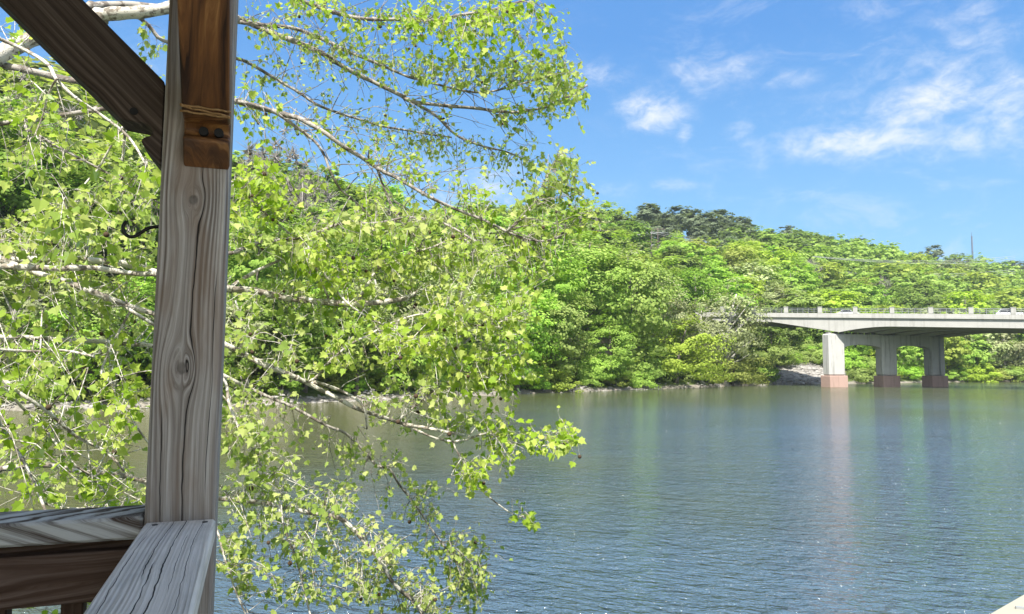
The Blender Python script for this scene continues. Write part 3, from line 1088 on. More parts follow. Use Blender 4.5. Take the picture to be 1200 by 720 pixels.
    for s in spots:
        c = bd * s
        mb = MB(); mb.box(c + zup * ((ztop + zpl) / 2), (cw, cd, ztop - zpl), rotb, 0, 0.28)
        col = mb.build('column', M['concrete_pier'], br)
        mb = MB(); mb.box(c + zup * (zpl / 2 - 1.2), (cw + 0.55, cd + 0.6, zpl + 2.4), rotb, 0, 0.1)
        mb.build('plinth', M['plinth'], col)
    for a, b in ((spots[0], spots[1]), (spots[1], spots[2])):
        x0, x1 = a + cw / 2 - .05, b - cw / 2 + .05
        poly = [(x0, ztop - .003), (x0, ztop - 3.1)]
        for i in range(13):
            t = i / 12
            poly.append((x0 + .05 + (x1 - x0 - .1) * t, ztop - 3.0 + 0.75 * (1 - (2 * t - 1) ** 2) ** 0.6))
        poly += [(x1, ztop - 3.1), (x1, ztop - .003)]
        mb = MB(); mb.prism(poly, bd, zup, bn, Vector((0, 0, 0)), cd - 0.7)
        mb.build('arch_beam', M['concrete_pier'], br)
    s = spots[0] - 1.2
    first = None
    while s < spots[2] + 1.4:
        kk = (bd * s + inv - near0).dot(u)
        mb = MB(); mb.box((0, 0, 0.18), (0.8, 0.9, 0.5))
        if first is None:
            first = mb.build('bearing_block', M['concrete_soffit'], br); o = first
        else:
            o = first.copy(); COL.objects.link(o); o.parent = br
        o.matrix_local = Matrix.Translation(bd * s + zup * ztop) @ rotb.to_4x4()
        s += 1.75
    # drain pipe on the last column
    c = bd * (L + 0.25) + bn * (cd / 2 + .12)
    mb = MB(); mb.tube([c + zup * 1.2, c + zup * ztop], .09, 6); mb.build('drain_pipe', M['metal'], br)
    # abutment on the left bank
    mb = MB()
    rot = Matrix((u, v, zup)).transposed()
    mb.box(pt(kL - 15, W / 2, 4.0), (3.0, W, 14), rot)
    mb.build('abutment', M['concrete'], br)

    # cars on the deck
    def car(kk, vv, label, suv):
        o = empty('car', pt(kk, vv, zl(kk) + .055) + inv, math.atan2(u.y, u.x))
        tag(o, label, 'car')
        hood, roof = (1.0, 1.72) if suv else (0.82, 1.42)
        prof = [(-2.2, .3), (2.2, .3), (2.28, .62), (2.15, hood - .05), (1.15, hood + .02), (.55, roof - .05), (-.2, roof), (-1.5 if suv else -1.1, roof - .03), (-2.05 if suv else -1.7, hood + .05), (-2.25, hood - .05), (-2.28, .6)]
        X, Y, Z = Vector((1, 0, 0)), Vector((0, 1, 0)), Vector((0, 0, 1))
        mb = MB(); mb.prism(prof, X, Z, Y, Vector((0, 0, 0)), 1.78); mb.build('body', M['white_paint'], o)
        win = [(1.0, hood + .05), (.5, roof - .12), (-.2, roof - .08), (-1.4 if suv else -1.05, roof - .1), (-1.8 if suv else -1.5, hood + .07)]
        mb = MB(); mb.prism(win, X, Z, Y, Vector((0, 0, 0)), 1.80); mb.build('window', M['car_glass'], o)
        for wx in (-1.35, 1.38):
            for wy in (-.8, .8):
                mb = MB(); mb.tube([(wx, wy - .1, .33), (wx, wy + .1, .33)], .33, 14); w = mb.build('wheel', M['rubber'], o)
                mb = MB(); mb.tube([(wx, wy - .106, .33), (wx, wy + .106, .33)], .19, 10); mb.build('rim', M['metal'], w)
    car(station(993)[0], 3.0, 'low white car on the bridge above the first column', False)
    car(station(1186)[0], 3.0, 'white sport utility car on the bridge at the right edge', True)
    return root_p


bridge_p = make_bridge()

# riprap bank below the left span
def riprap():
    mb = MB()
    random.seed(4)
    for i in range(5200):
        px = random.uniform(893, 990)
        rs, az = shore_r(px)
        lim = 3 + 19 * min(1, max(0, (px - 893) / 22))
        r = rs + random.uniform(-1.2, lim)
        x, y = r * math.sin(az), r * math.cos(az)
        s = random.uniform(.2, .62) if random.random() < .8 else random.uniform(.5, .9)
        mb.ball((x, y, gz(x, y) + s * .12), s, 0, 5, 3, .5, (1.3, 1.1, .55))
    o = mb.build('riprap', M['rock'])
    tag(o, 'grey broken stone bank sloping to the water under the left bridge span', 'rocks', None, 'stuff')
    mb = MB()
    for i in range(1100):
        px = random.uniform(-80, 880)
        rs, az = shore_r(px)
        dens = 0.5 + 0.5 * math.sin(px * .021 + 1) * math.sin(px * .057)
        if random.random() > dens + .15: continue
        r = rs + random.uniform(-1.0, 2.2)
        x, y = r * math.sin(az), r * math.cos(az)
        s = random.uniform(.08, .3)
        mb.ball((x, y, max(gz(x, y), -.1) + s * .2), s, 0, 6, 4, .5, (1.3, 1, .6))
    o = mb.build('shore_stones', M['rock'])
    tag(o, 'scattered pale stones and driftwood along the left waterline', 'rocks', None, 'stuff')


riprap()

# pinkish wall half hidden on the left bank
def stone_wall():
    a, b = P(648, 399, 133), P(714, 397, 140)
    d = (b - a); L = d.length
    ang = math.atan2(d.y, d.x)
    o = empty('stone_wall', ((a + b) / 2).to_tuple(), ang)
    o.location.z = 0
    tag(o, 'pinkish stone wall half hidden among the shoreline trees', 'wall')
    zt = a.z + .6
    g = gz(a.x, a.y)
    mb = MB(); mb.box((0, 0, (zt + g - 1) / 2), (L, .5, zt - g + 1)); mb.build('wall_body', M['stone'], o)
    mb = MB(); mb.box((0, 0, zt + .12), (L + .1, .7, .24), bev=.03); mb.build('coping', M['ledge'], o)


stone_wall()

# ------------------------------------------------------------------ mast, pylon and wires on the hill
def far_things():
    b = P(1140, 306, 630)
    z0 = gz(b.x, b.y)
    o = empty('radio_mast', (b.x, b.y, z0))
    tag(o, 'thin lattice radio mast standing on the ridge above the bridge', 'radio mast')
    H = P(1140, 272, 630).z - z0
    mb = MB()
    rad = .75
    leg = [Vector((rad * math.cos(a), rad * math.sin(a), 0)) for a in (0, 2.094, 4.189)]
    for l in leg:
        mb.tube([l, l * .6 + Vector((0, 0, H * .92))], .17, 4)
    k, n = 0, 26
    for i in range(n):
        za, zb = H * .92 * i / n, H * .92 * (i + 1) / n
        for j in range(3):
            p, q = leg[j] * (1 - .4 * i / n), leg[(j + 1) % 3] * (1 - .4 * (i + 1) / n)
            mb.tube([p + Vector((0, 0, za)), q + Vector((0, 0, zb))], .07, 3, cap=False)
    mb.build('lattice', M['mast'], o)
    mb = MB(); mb.tube([(0, 0, H * .9), (0, 0, H)], .12, 4); mb.build('antenna', M['mast'], o)

    Z = 320
    t = P(767, 267, Z)
    zg = gz(t.x, t.y)
    o = empty('power_pylon', (t.x, t.y, zg))
    tag(o, 'timber power pylon with two crossarms on the slope below the pines', 'power pylon')
    H = t.z - zg
    for dx in (-1.4, 1.4):
        mb = MB(); mb.tube([(dx, 0, -.5), (dx, 0, H)], [.22, .14], 6); mb.build('pole', M['pole_wood'], o)
    for hz in (H - .6, H - 6.0):
        mb = MB(); mb.box((0, .2, hz), (9.5, .22, .3)); mb.build('crossarm', M['pole_wood'], o)
    ends = []
    for hz in (H - .9, H - 6.4):
        for dx in (-4.2, 0, 4.2):
            mb = MB(); mb.tube([(dx, .2, hz), (dx, .2, hz - 1.0)], .1, 5); mb.build('insulator', M['mast'], o)
            ends.append(Vector((t.x + dx, t.y + .2, zg + hz - 1.0)))
    for i, e in enumerate(ends):
        up = i < 3
        far = P(1190, (300 if up else 316) + (i % 3) * 2.2, 430)
        back = P(560, (258 if up else 270) + (i % 3) * 2, 260)
        mb = MB()
        for q, sag in ((far, 7.0), (back, 3.0)):
            pts = []
            for k in range(25):
                s = k / 24
                p = e.lerp(q, s); p.z -= 4 * sag * s * (1 - s); pts.append(p)
            mb.tube(pts, .10, 3, cap=False)
        w = mb.build('power_line', M['wire'])
        tag(w, ('upper' if up else 'lower') + ' grey power line strung from the timber pylon across the hill', 'power line', ('upper' if up else 'lower') + ' power lines from the pylon')


far_things()

# ------------------------------------------------------------------ gazebo
def make_gazebo():
    pc_front = P(219, 430, 1.46)
    n = Vector((0.326, -0.945, 0)).normalized()     # out of the post face, towards the camera
    t = Vector((-n.y, n.x, 0))                       # right along that face
    zup = Vector((0, 0, 1))
    S = 0.126
    O = Vector((pc_front.x, pc_front.y, 0)) - n * (S / 2)
    gz_ = empty('gazebo', (O.x, O.y, 0))
    tag(gz_, 'weathered wooden gazebo with square post, braces and handrails in the foreground', 'gazebo')
    base = Matrix((t, -n, zup)).transposed().to_4x4()      # local x = right, y = away, z = up
    eye = EYE.z
    zr = eye - 0.300                                       # handrail top
    floor = zr - 1.06
    # ---- post; local frame has z = 0 at the lower knot
    zk = P(218, 432, 1.46).z
    LEAN = Matrix.Rotation(R(0.25), 4, 'Y')

    def post(loc, name='post'):
        mb = MB()
        zt, zb = eye + 0.93 - zk, 0.0 - zk - 0.4
        mb.box((0, 0, (zt + zb) / 2), (S, S, zt - zb), bev=.006)
        return mb.build(name, M['post'], gz_, Matrix.Translation(loc + zup * zk) @ base @ LEAN)
    p0 = post(Vector((0, 0, 0)))
    A, B = -t * 3.1, n * 3.1
    for loc in (A, B, A + B):
        post(loc)
    # ---- braces: the same notched profile in both planes
    def brace(axis, mat, toff):
        # (distance from post face, height above eye)
        prof = [(0.0, 0.392), (0.012, 0.405), (0.028, 0.425), (0.038, 0.440), (0.034, 0.447), (0.020, 0.453), (0.017, 0.464), (0.028, 0.475), (0.076, 0.480),
                (0.090, 0.494), (0.55, 0.935), (0.55, 1.02), (0.475, 1.02), (0.0, 0.565)]
        w = 0.086
        # local frame: z along the brace, x across, so the grain follows it
        al = (axis + zup).normalized(); ac = axis.cross(zup).normalized(); dn = al.cross(ac)
        org = axis * (S / 2) + zup * (eye + .40) + toff
        mwm = Matrix((dn, ac, al)).transposed().to_4x4()
        inv = mwm.inverted()
        mb = MB()
        mb.prism([(a, b - .40) for a, b in prof], axis, zup, ac, Vector((0, 0, 0)), w)
        mb.v = [inv @ p for p in mb.v]
        o = mb.build('brace', mat, gz_, Matrix.Translation(org) @ mwm)
        bv = o.modifiers.new('bevel', 'BEVEL'); bv.width = .004; bv.segments = 2; bv.limit_method = 'ANGLE'
        return o, ac
    left, ac = brace(-t, M['brace_dark'], n * 0.012)
    left['label'] = 'dark brown diagonal brace going up left'
    front, ac2 = brace(n, M['brace_amber'], t * 0.022)
    front['label'] = 'amber brown brace coming forward from the post face'
    # bolts in the notch of the front brace and one on the side of the left one
    mwf = front.matrix_basis.inverted()
    for dx in (-.006, .022):
        mb = MB()
        c = n * (S / 2 + .026) + zup * (eye + .459) + t * (.022 + dx)
        mb.tube([mwf @ (c - n * .02), mwf @ (c + n * .009)], .009, 10)
        mb.build('bolt', M['iron'], front)
    mb = MB()
    c = -t * (S / 2 + .030) + zup * (eye + .497) - t * .022 + n * (.012 + .043)
    mwl = left.matrix_basis.inverted()
    mb.tube([mwl @ (c - n * .012), mwl @ (c + n * .003)], .0075, 10)
    mb.build('bolt', M['iron'], left)
    # frayed fibre strands round the front brace
    mb = MB()
    for k in range(3):
        zz = eye + .478 + k * .005
        pts = []
        for i in range(9):
            s = i / 8
            pts.append(mwf @ (n * (S / 2 + .082 + k * .003 + .003 * math.sin(i * 2 + k)) + t * (.022 - .045 + .09 * s) + zup * (zz + .012 * (.5 - s) * (1 if k % 2 else .3))))
        mb.tube(pts, .0022, 5)
    mb.build('frayed_strand', M['twine'], front)
    # ---- hook screwed into the left face
    mb = MB()
    Zh = 1.46
    q = [(190, 265.5), (180, 266), (172, 268), (165, 273), (158, 278), (150, 278), (144, 272), (144, 264), (148, 259)]
    pts = []
    for (a, b) in q:
        d = ray(a, b)
        # in the plane of the left rail, through the post centre
        o_rel = EYE - Vector((O.x, O.y, 0))
        s = (-(o_rel - n * .01).dot(n)) / d.dot(n)
        pts.append(o_rel + d * s)
    sm = []
    for i in range(len(pts) - 1):
        for k in range(3):
            sm.append(pts[i].lerp(pts[i + 1], k / 3))
    sm.append(pts[-1])
    for _ in range(3):
        sm = [sm[0]] + [(sm[i - 1] + sm[i] * 2 + sm[i + 1]) / 4 for i in range(1, len(sm) - 1)] + [sm[-1]]
    mb.tube(sm, [.0036] * (len(sm) - 3) + [.0033, .003, .0026], 8)
    hk = mb.build('hook', M['iron'], gz_)
    # ---- right handrail board, running towards the camera
    Lr = 2.95
    mwr = Matrix((t, zup, -n)).transposed().to_4x4()     # local x across, z along (away from camera)
    mb = MB(); mb.box((0, -.019, -Lr / 2), (0.126, .038, Lr), bev=.005)
    rb = mb.build('handrail', M['rail_pale'], gz_, Matrix.Translation(n * (S / 2 + .001) + zup * zr) @ mwr)
    rb['label'] = 'pale grey weathered rail board running towards the viewer'
    mb = MB()
    for dx in (-.042, .045):
        mb.tube([(dx, -.004, -.030), (dx, .0012, -.030)], .0052, 10)
    mb.build('screw', M['iron'], rb)
    mb = MB(); mb.box((0, 0, -Lr / 2), (.09, .038, Lr), bev=.003)
    rot90 = Matrix((zup, t, -n)).transposed().to_4x4()
    mb.build('rail_beam', M['beam_dark'], gz_, Matrix.Translation(n * (S / 2 + .002) + zup * (zr - .038 - .012 - .045)) @ Matrix((zup, -t, -n)).transposed().to_4x4())
    # ---- left handrail
    mwl2 = Matrix((zup, n, t)).transposed().to_4x4()       # local z along the rail towards the post, x = up
    mb = MB(); mb.box((-.021, 0, -Lr / 2), (.042, .136, Lr), bev=.005)
    lb = mb.build('handrail', M['rail_stripe'], gz_, Matrix.Translation(-t * (S / 2 + .003) + zup * (zr + .012) - n * .0) @ mwl2)
    lb['label'] = 'grey and brown striped rail cap on the left'
    mb = MB(); mb.box((0, 0, -Lr / 2), (.092, .038, Lr), bev=.003)
    mb.build('rail_beam', M['beam_dark'], gz_, Matrix.Translation(-t * (S / 2 + .002) + zup * (zr + .012 - .042 - .022 - .046) + n * .03) @ mwl2)
    mb = MB(); mb.box((-.042 - .013, -.02, -Lr / 2), (.027, .07, Lr), bev=.002)
    mb.build('gap_blocker', M['beam_dark'], gz_, Matrix.Translation(-t * (S / 2 + .003) + zup * (zr + .012)) @ mwl2)  # added blocking strip that keeps the gap under the cap dark
    # balusters under both rails
    first = None
    ztop = zr - .155; zbot = floor + .08
    mwb = Matrix((t, -n, zup)).transposed().to_4x4()
    for k in range(22):
        off = -t * (S / 2 + .125 + k * .125) + n * .03
        if first is None:
            mb = MB(); mb.box((0, 0, 0), (.038, .038, ztop - zbot + .12), bev=.003)
            first = mb.build('baluster', M['beam_dark'], gz_); o = first
        else:
            o = first.copy(); COL.objects.link(o); o.parent = gz_
        o.matrix_local = Matrix.Translation(off + zup * ((ztop + zbot) / 2 + .02) - n * .0385) @ mwb
    for k in range(22):
        o = first.copy(); COL.objects.link(o); o.parent = gz_
        o.matrix_local = Matrix.Translation(n * (S / 2 + .125 + k * .125) - t * .0385 + zup * ((ztop + zbot) / 2 + .02)) @ mwb
    for ax, off in ((-t, n * .0), (n, -t * .0)):
        mb = MB()
        m4 = Matrix((zup, ax.cross(zup), ax)).transposed().to_4x4()
        mb.box((0, 0, 1.48), (.09, .038, 2.95), bev=.003)
        mb.build('bottom_rail', M['beam_dark'], gz_, Matrix.Translation(ax * (S / 2 + .002) + zup * (floor + .1)) @ m4)
    # ---- floor boards, header beams and roof
    mb = MB()
    mwd = Matrix((zup, n, t)).transposed().to_4x4()
    for k in range(24):
        mb.box((-.019, -.05 + k * .142, -1.5), (.038, .134, 3.5))
    mb.build('floor_boards', M['deck'], gz_, Matrix.Translation(zup * floor) @ mwd)
    for org, ax in ((Vector((0, 0, 0)), -t), (Vector((0, 0, 0)), n), (A, n), (B, -t)):
        mb = MB(); mb.box((0, 0, 1.55), (.184, .076, 3.3), bev=.004)
        m4 = Matrix((zup, ax.cross(zup), ax)).transposed().to_4x4()
        mb.build('header_beam', M['brace_dark'], gz_, Matrix.Translation(org + zup * (eye + .93 + .092) + ax * (.0 if ax == n else .04)) @ m4)
    mb = MB()
    ov = .34
    cs = [-t * -ov - n * ov, A - t * ov - n * ov, A + B - t * ov + n * ov, B + t * ov + n * ov]
    ze = eye + 1.13
    ap = (A + B) / 2 + zup * (ze + 1.5)
    lo = [c + zup * ze for c in cs]
    hi = [c + zup * (ze + .06) for c in cs]
    mb.v = lo + [ap] + hi + [ap + zup * .07]
    for i in range(4):
        j = (i + 1) % 4
        mb.face([i, 4, j], 0); mb.face([5 + i, 5 + j, 9], 1); mb.face([i, j, 5 + j, 5 + i], 1)
    mb.build('roof', [M['void'], M['shingle']], gz_)
    return O


GZ_O = make_gazebo()

# sunlit pale ledge at the lower right corner
def ledge():
    a = P(1150, 722, 2.6); b = P(1204, 691.5, 2.95)
    z = a.z
    b = EYE + (b - EYE) * ((z - EYE.z) / (b.z - EYE.z))
    d = Vector((b.x - a.x, b.y - a.y, 0)).normalized()
    nrm = Vector((d.y, -d.x, 0))
    mid = Vector((a.x, a.y, 0)) + d * .6
    o = empty('concrete_wall', (mid.x, mid.y, 0), math.atan2(d.y, d.x))
    tag(o, 'sunlit cream concrete wall top cutting the lower right corner', 'wall')
    g = gz(mid.x, mid.y)
    mb = MB(); mb.box((.3, -.22, (z - .1 + min(g, 0) - 1) / 2), (5, .36, z - .1 - min(g, 0) + 1)); mb.build('wall_body', M['concrete'], o)
    mb = MB(); mb.box((.3, -.22, z - .05), (5.1, .44, .1), bev=.012); mb.build('coping', M['ledge'], o)
    c = P(1196, 714, 2.6)
    c = EYE + (c - EYE) * ((z - EYE.z) / (c.z - EYE.z)) - Vector((mid.x, mid.y, 0))
    c = Matrix.Rotation(-math.atan2(d.y, d.x), 3, 'Z') @ Vector((c.x, c.y, 0))
    mb = MB(); mb.box((c.x, c.y, z + .004), (.03, .012, .008), Matrix.Rotation(R(-60), 3, 'Z')); mb.build('metal_clip', M['metal'], o)


ledge()


def bounce_terrace():  # unseen slab behind the camera, added to bounce sunlight onto the post
    zt = EYE.z - 0.300 - 1.06 - 0.03
    mb = MB()
    mb.box((6.2, -7.2, zt - .1), (11.2, 14.0, .2), bev=.01)
    mb.box((-7.0, -8.4, zt - .1), (15.0, 9.0, .2), bev=.01)
    o = mb.build('bounce_slab', M['bounce_paving'])
    tag(o, kind='structure')


bounce_terrace()

# ------------------------------------------------------------------ the overhanging plane tree
LIMBS = {
    # name: (parent, Z start, Z end, width start px, width end px, pixel polyline)
    'm1': ('trunk', 4.6, 5.0, 24, 11, [(-80, 110), (-20, 75), (0, 64), (35, 47), (101, 27), (126, 17), (155, 15), (194, 10), (240, -8), (300, -30)]),
    'm1b': ('m1', 4.9, 5.4, 12, 7, [(70, 22), (85, 12), (132, 6), (175, 8), (215, 14), (280, 22)]),
    'l1': ('m1b', 5.5, 6.4, 7, 2.5, [(280, 22), (318, 38.5), (347, 49), (376, 62), (405, 80), (437, 96), (470, 112), (482, 119), (522, 124), (557, 127), (587, 131), (612, 131), (650, 122), (688, 100)]),
    'l1b': ('l1', 6.0, 6.5, 4, 1.6, [(482, 119), (510, 135), (534, 158), (564, 171), (593, 178), (614, 187)]),
    'l2': ('m1', 5.0, 5.8, 6, 2.5, [(300, -25), (330, -8), (351, 0), (378, 10), (403, 18), (426, 22), (451, 23), (490, 23), (507, 24), (537, 18), (575, 12), (622, -2)]),
    'l3': ('m1b', 5.4, 6.0, 5, 2, [(265, 24), (305, 29), (343, 33), (368, 42), (387, 50), (403, 59), (428, 69), (457, 81), (478, 90), (501, 96), (541, 106), (572, 108), (620, 96), (660, 84)]),
    'l4': ('m1', 5.2, 6.6, 5, 2, [(155, 18), (175, 31), (190, 47), (230, 58), (278, 69), (295, 76), (322, 92), (351, 109), (370, 122), (395, 132), (424, 141), (447, 148), (478, 153), (505, 158), (529, 161)]),
    'm2': ('trunk', 4.8, 4.6, 9, 7, [(-60, 66), (4, 77), (39, 84), (87, 95), (140, 100), (200, 108), (278, 119)]),
    'l5': ('m2', 4.6, 5.2, 6.8, 2.2, [(278, 119), (307, 127), (337, 135), (353, 140), (378, 154), (403, 172), (426, 186), (447, 200), (468, 210), (496, 227), (522, 240), (548, 251), (569, 259), (595, 272), (621, 281), (645, 282), (662, 272)]),
    'l5b': ('l5', 5.0, 5.3, 3.2, 1.4, [(595, 270), (609, 259), (621, 246), (630, 229), (646, 198), (655, 182)]),
    'l6': ('m2', 4.7, 5.0, 4, 2, [(318, 130), (347, 149), (368, 165), (380, 182), (387, 201), (399, 222), (416, 236), (432, 253), (450, 275)]),
    'l7': ('l5', 4.9, 5.0, 3, 1.5, [(443, 201), (453, 228), (470, 259), (485, 276), (500, 300)]),
    'm3': ('trunk', 3.2, 3.0, 5, 3, [(-50, 30), (0, 46), (39, 64), (58, 78), (66, 93), (89, 115), (117, 134), (150, 160), (172, 195)]),
    'm3b': ('m3', 3.05, 3.0, 3, 1.5, [(66, 93), (56, 113), (50, 136), (40, 160)]),
    'm4': ('trunk', 3.6, 3.5, 7, 5, [(-60, 152), (0, 145), (50, 139), (100, 131), (125, 127), (170, 118)]),
    'm4b': ('m4', 3.5, 3.4, 4, 2, [(30, 148), (42, 157), (82, 180), (115, 197), (150, 217), (185, 237), (235, 262)]),
    'm4c': ('m4b', 3.4, 3.1, 3, 1.8, [(146, 150), (130, 172), (115, 198), (100, 215), (90, 232), (82, 252)]),
    'm5': ('trunk', 3.6, 4.3, 9, 7, [(-60, 300), (0, 304), (38, 304), (75, 304), (125, 307), (160, 312), (185, 320), (230, 330), (271, 339)]),
    'b1': ('m5', 4.3, 4.6, 9, 6, [(260, 337), (271, 339), (298, 341), (333, 349), (367, 353), (406, 356), (437, 355), (470, 351), (486, 345)]),
    'b1u': ('b1', 4.4, 4.6, 5, 3, [(273, 335), (302, 317), (329, 305)]),
    'b1v': ('b1', 4.5, 4.9, 4, 1.6, [(421, 350), (432, 332), (444, 314), (470, 304), (481, 297), (504, 291), (540, 280), (585, 300)]),
    'm6': ('trunk', 3.5, 3.6, 8, 6, [(-60, 311), (0, 312), (65, 315), (108, 314), (150, 320), (185, 322)]),
    'c1': ('m6', 3.5, 3.8, 8, 6, [(-5, 309), (15, 310), (55, 324), (93, 336), (125, 349), (155, 360), (183, 369), (225, 385), (260, 402), (286, 414)]),
    'c2': ('c1', 3.9, 4.5, 6.5, 3.5, [(280, 411), (306, 426), (326, 434), (354, 446), (370, 454), (394, 466), (414, 477), (439, 486), (461, 493), (474, 497), (501, 502), (526, 507), (545, 510)]),
    'c2r': ('c2', 4.3, 4.6, 3, 1.4, [(474, 498), (512, 514), (539, 517), (570, 508), (588, 515), (628, 523), (650, 519), (672, 510)]),
    'c2d': ('c2', 4.4, 4.5, 2.4, 1.3, [(528, 508), (534, 526), (548, 550), (562, 572), (585, 592), (606, 605), (620, 603)]),
    'c2u': ('c2', 4.3, 4.6, 2.6, 1.2, [(472, 488), (494, 470), (514, 454), (540, 440)]),
    'c2f': ('c2', 4.1, 4.2, 4, 2, [(370, 448), (406, 461), (426, 477), (430, 503)]),
    'c2v': ('c2', 4.1, 4.4, 3, 1.8, [(370, 443), (385, 425), (410, 404), (430, 394), (450, 383), (475, 373), (500, 368), (537, 373), (554, 381), (575, 380), (605, 372)]),
    'c3': ('c1', 3.7, 3.8, 4, 2.5, [(153, 364), (181, 381), (225, 412), (262, 445), (268, 472), (279, 499), (294, 521), (304, 540), (315, 572), (327, 597), (336, 625), (350, 665), (357, 695), (365, 725)]),
    'tw': ('b1', 4.2, 4.5, 2.4, 1.4, [(362, 292), (369, 300), (385, 329), (404, 352), (423, 367), (448, 381), (483, 397), (512, 410), (530, 430), (554, 437), (590, 430), (612, 405)]),
    'd1': ('trunk', 3.9, 4.2, 6, 5, [(-60, 394), (0, 395), (38, 396), (80, 399), (112, 400), (155, 404), (180, 406), (230, 425), (281, 450)]),
    'd2': ('d1', 4.3, 4.9, 4, 1.8, [(270, 444), (281, 450), (314, 465), (343, 477), (383, 499), (405, 508), (425, 527), (441, 545), (457, 550), (467, 567), (487, 592), (502, 615), (522, 642), (540, 662), (575, 662)]),
    'e1': ('trunk', 3.2, 3.3, 4, 3, [(-60, 408), (0, 410), (38, 412), (75, 411), (110, 418)]),
    'f1': ('trunk', 3.0, 3.2, 5, 3, [(-60, 420), (0, 444), (25, 462), (55, 482), (90, 512), (125, 530), (145, 552)]),
    'g1': ('f1', 3.0, 3.3, 3.5, 2, [(-10, 440), (8, 457), (28, 480), (50, 500), (70, 525), (88, 545), (108, 560), (125, 580)]),
    'h1': ('trunk', 2.9, 2.9, 4.5, 2.5, [(-50, 455), (0, 498), (15, 520), (30, 545), (45, 578), (58, 610), (80, 660), (95, 720)]),
    'h2': ('h1', 2.9, 2.9, 2.5, 1.5, [(45, 578), (57, 592), (95, 596), (140, 594), (165, 603)]),
    'j1': ('trunk', 4.0, 4.4, 6, 4.5, [(-60, 560), (0, 550), (38, 546), (62, 546), (88, 552), (112, 554), (140, 557), (170, 565), (220, 578), (262, 585), (305, 589), (330, 594), (362, 601), (397, 607), (420, 627), (445, 657), (462, 685), (487, 707), (500, 730)]),
    'j2': ('j1', 4.3, 4.4, 2.4, 1.3, [(380, 605), (387, 625), (400, 652), (417, 675), (430, 700)]),
    'k1': ('c1', 3.6, 3.5, 3, 2, [(120, 430), (130, 450), (145, 477), (172, 517), (200, 550)]),
    'u1': ('m2', 4.2, 4.6, 5, 2.5, [(200, 240), (240, 290), (269, 297), (287, 290), (306, 284), (333, 281), (362, 277), (400, 262), (440, 262), (480, 255), (520, 262), (560, 285)]),
    'u2': ('m2', 4.4, 4.9, 3, 1.6, [(225, 190), (275, 215), (300, 240), (325, 262), (360, 290), (400, 320)]),
    'n1': ('j1', 4.2, 4.0, 3, 1.6, [(225, 580), (250, 610), (262, 650), (275, 690), (290, 725)]),
}
TRUNK_BASE = Vector((-6.2, 5.2))


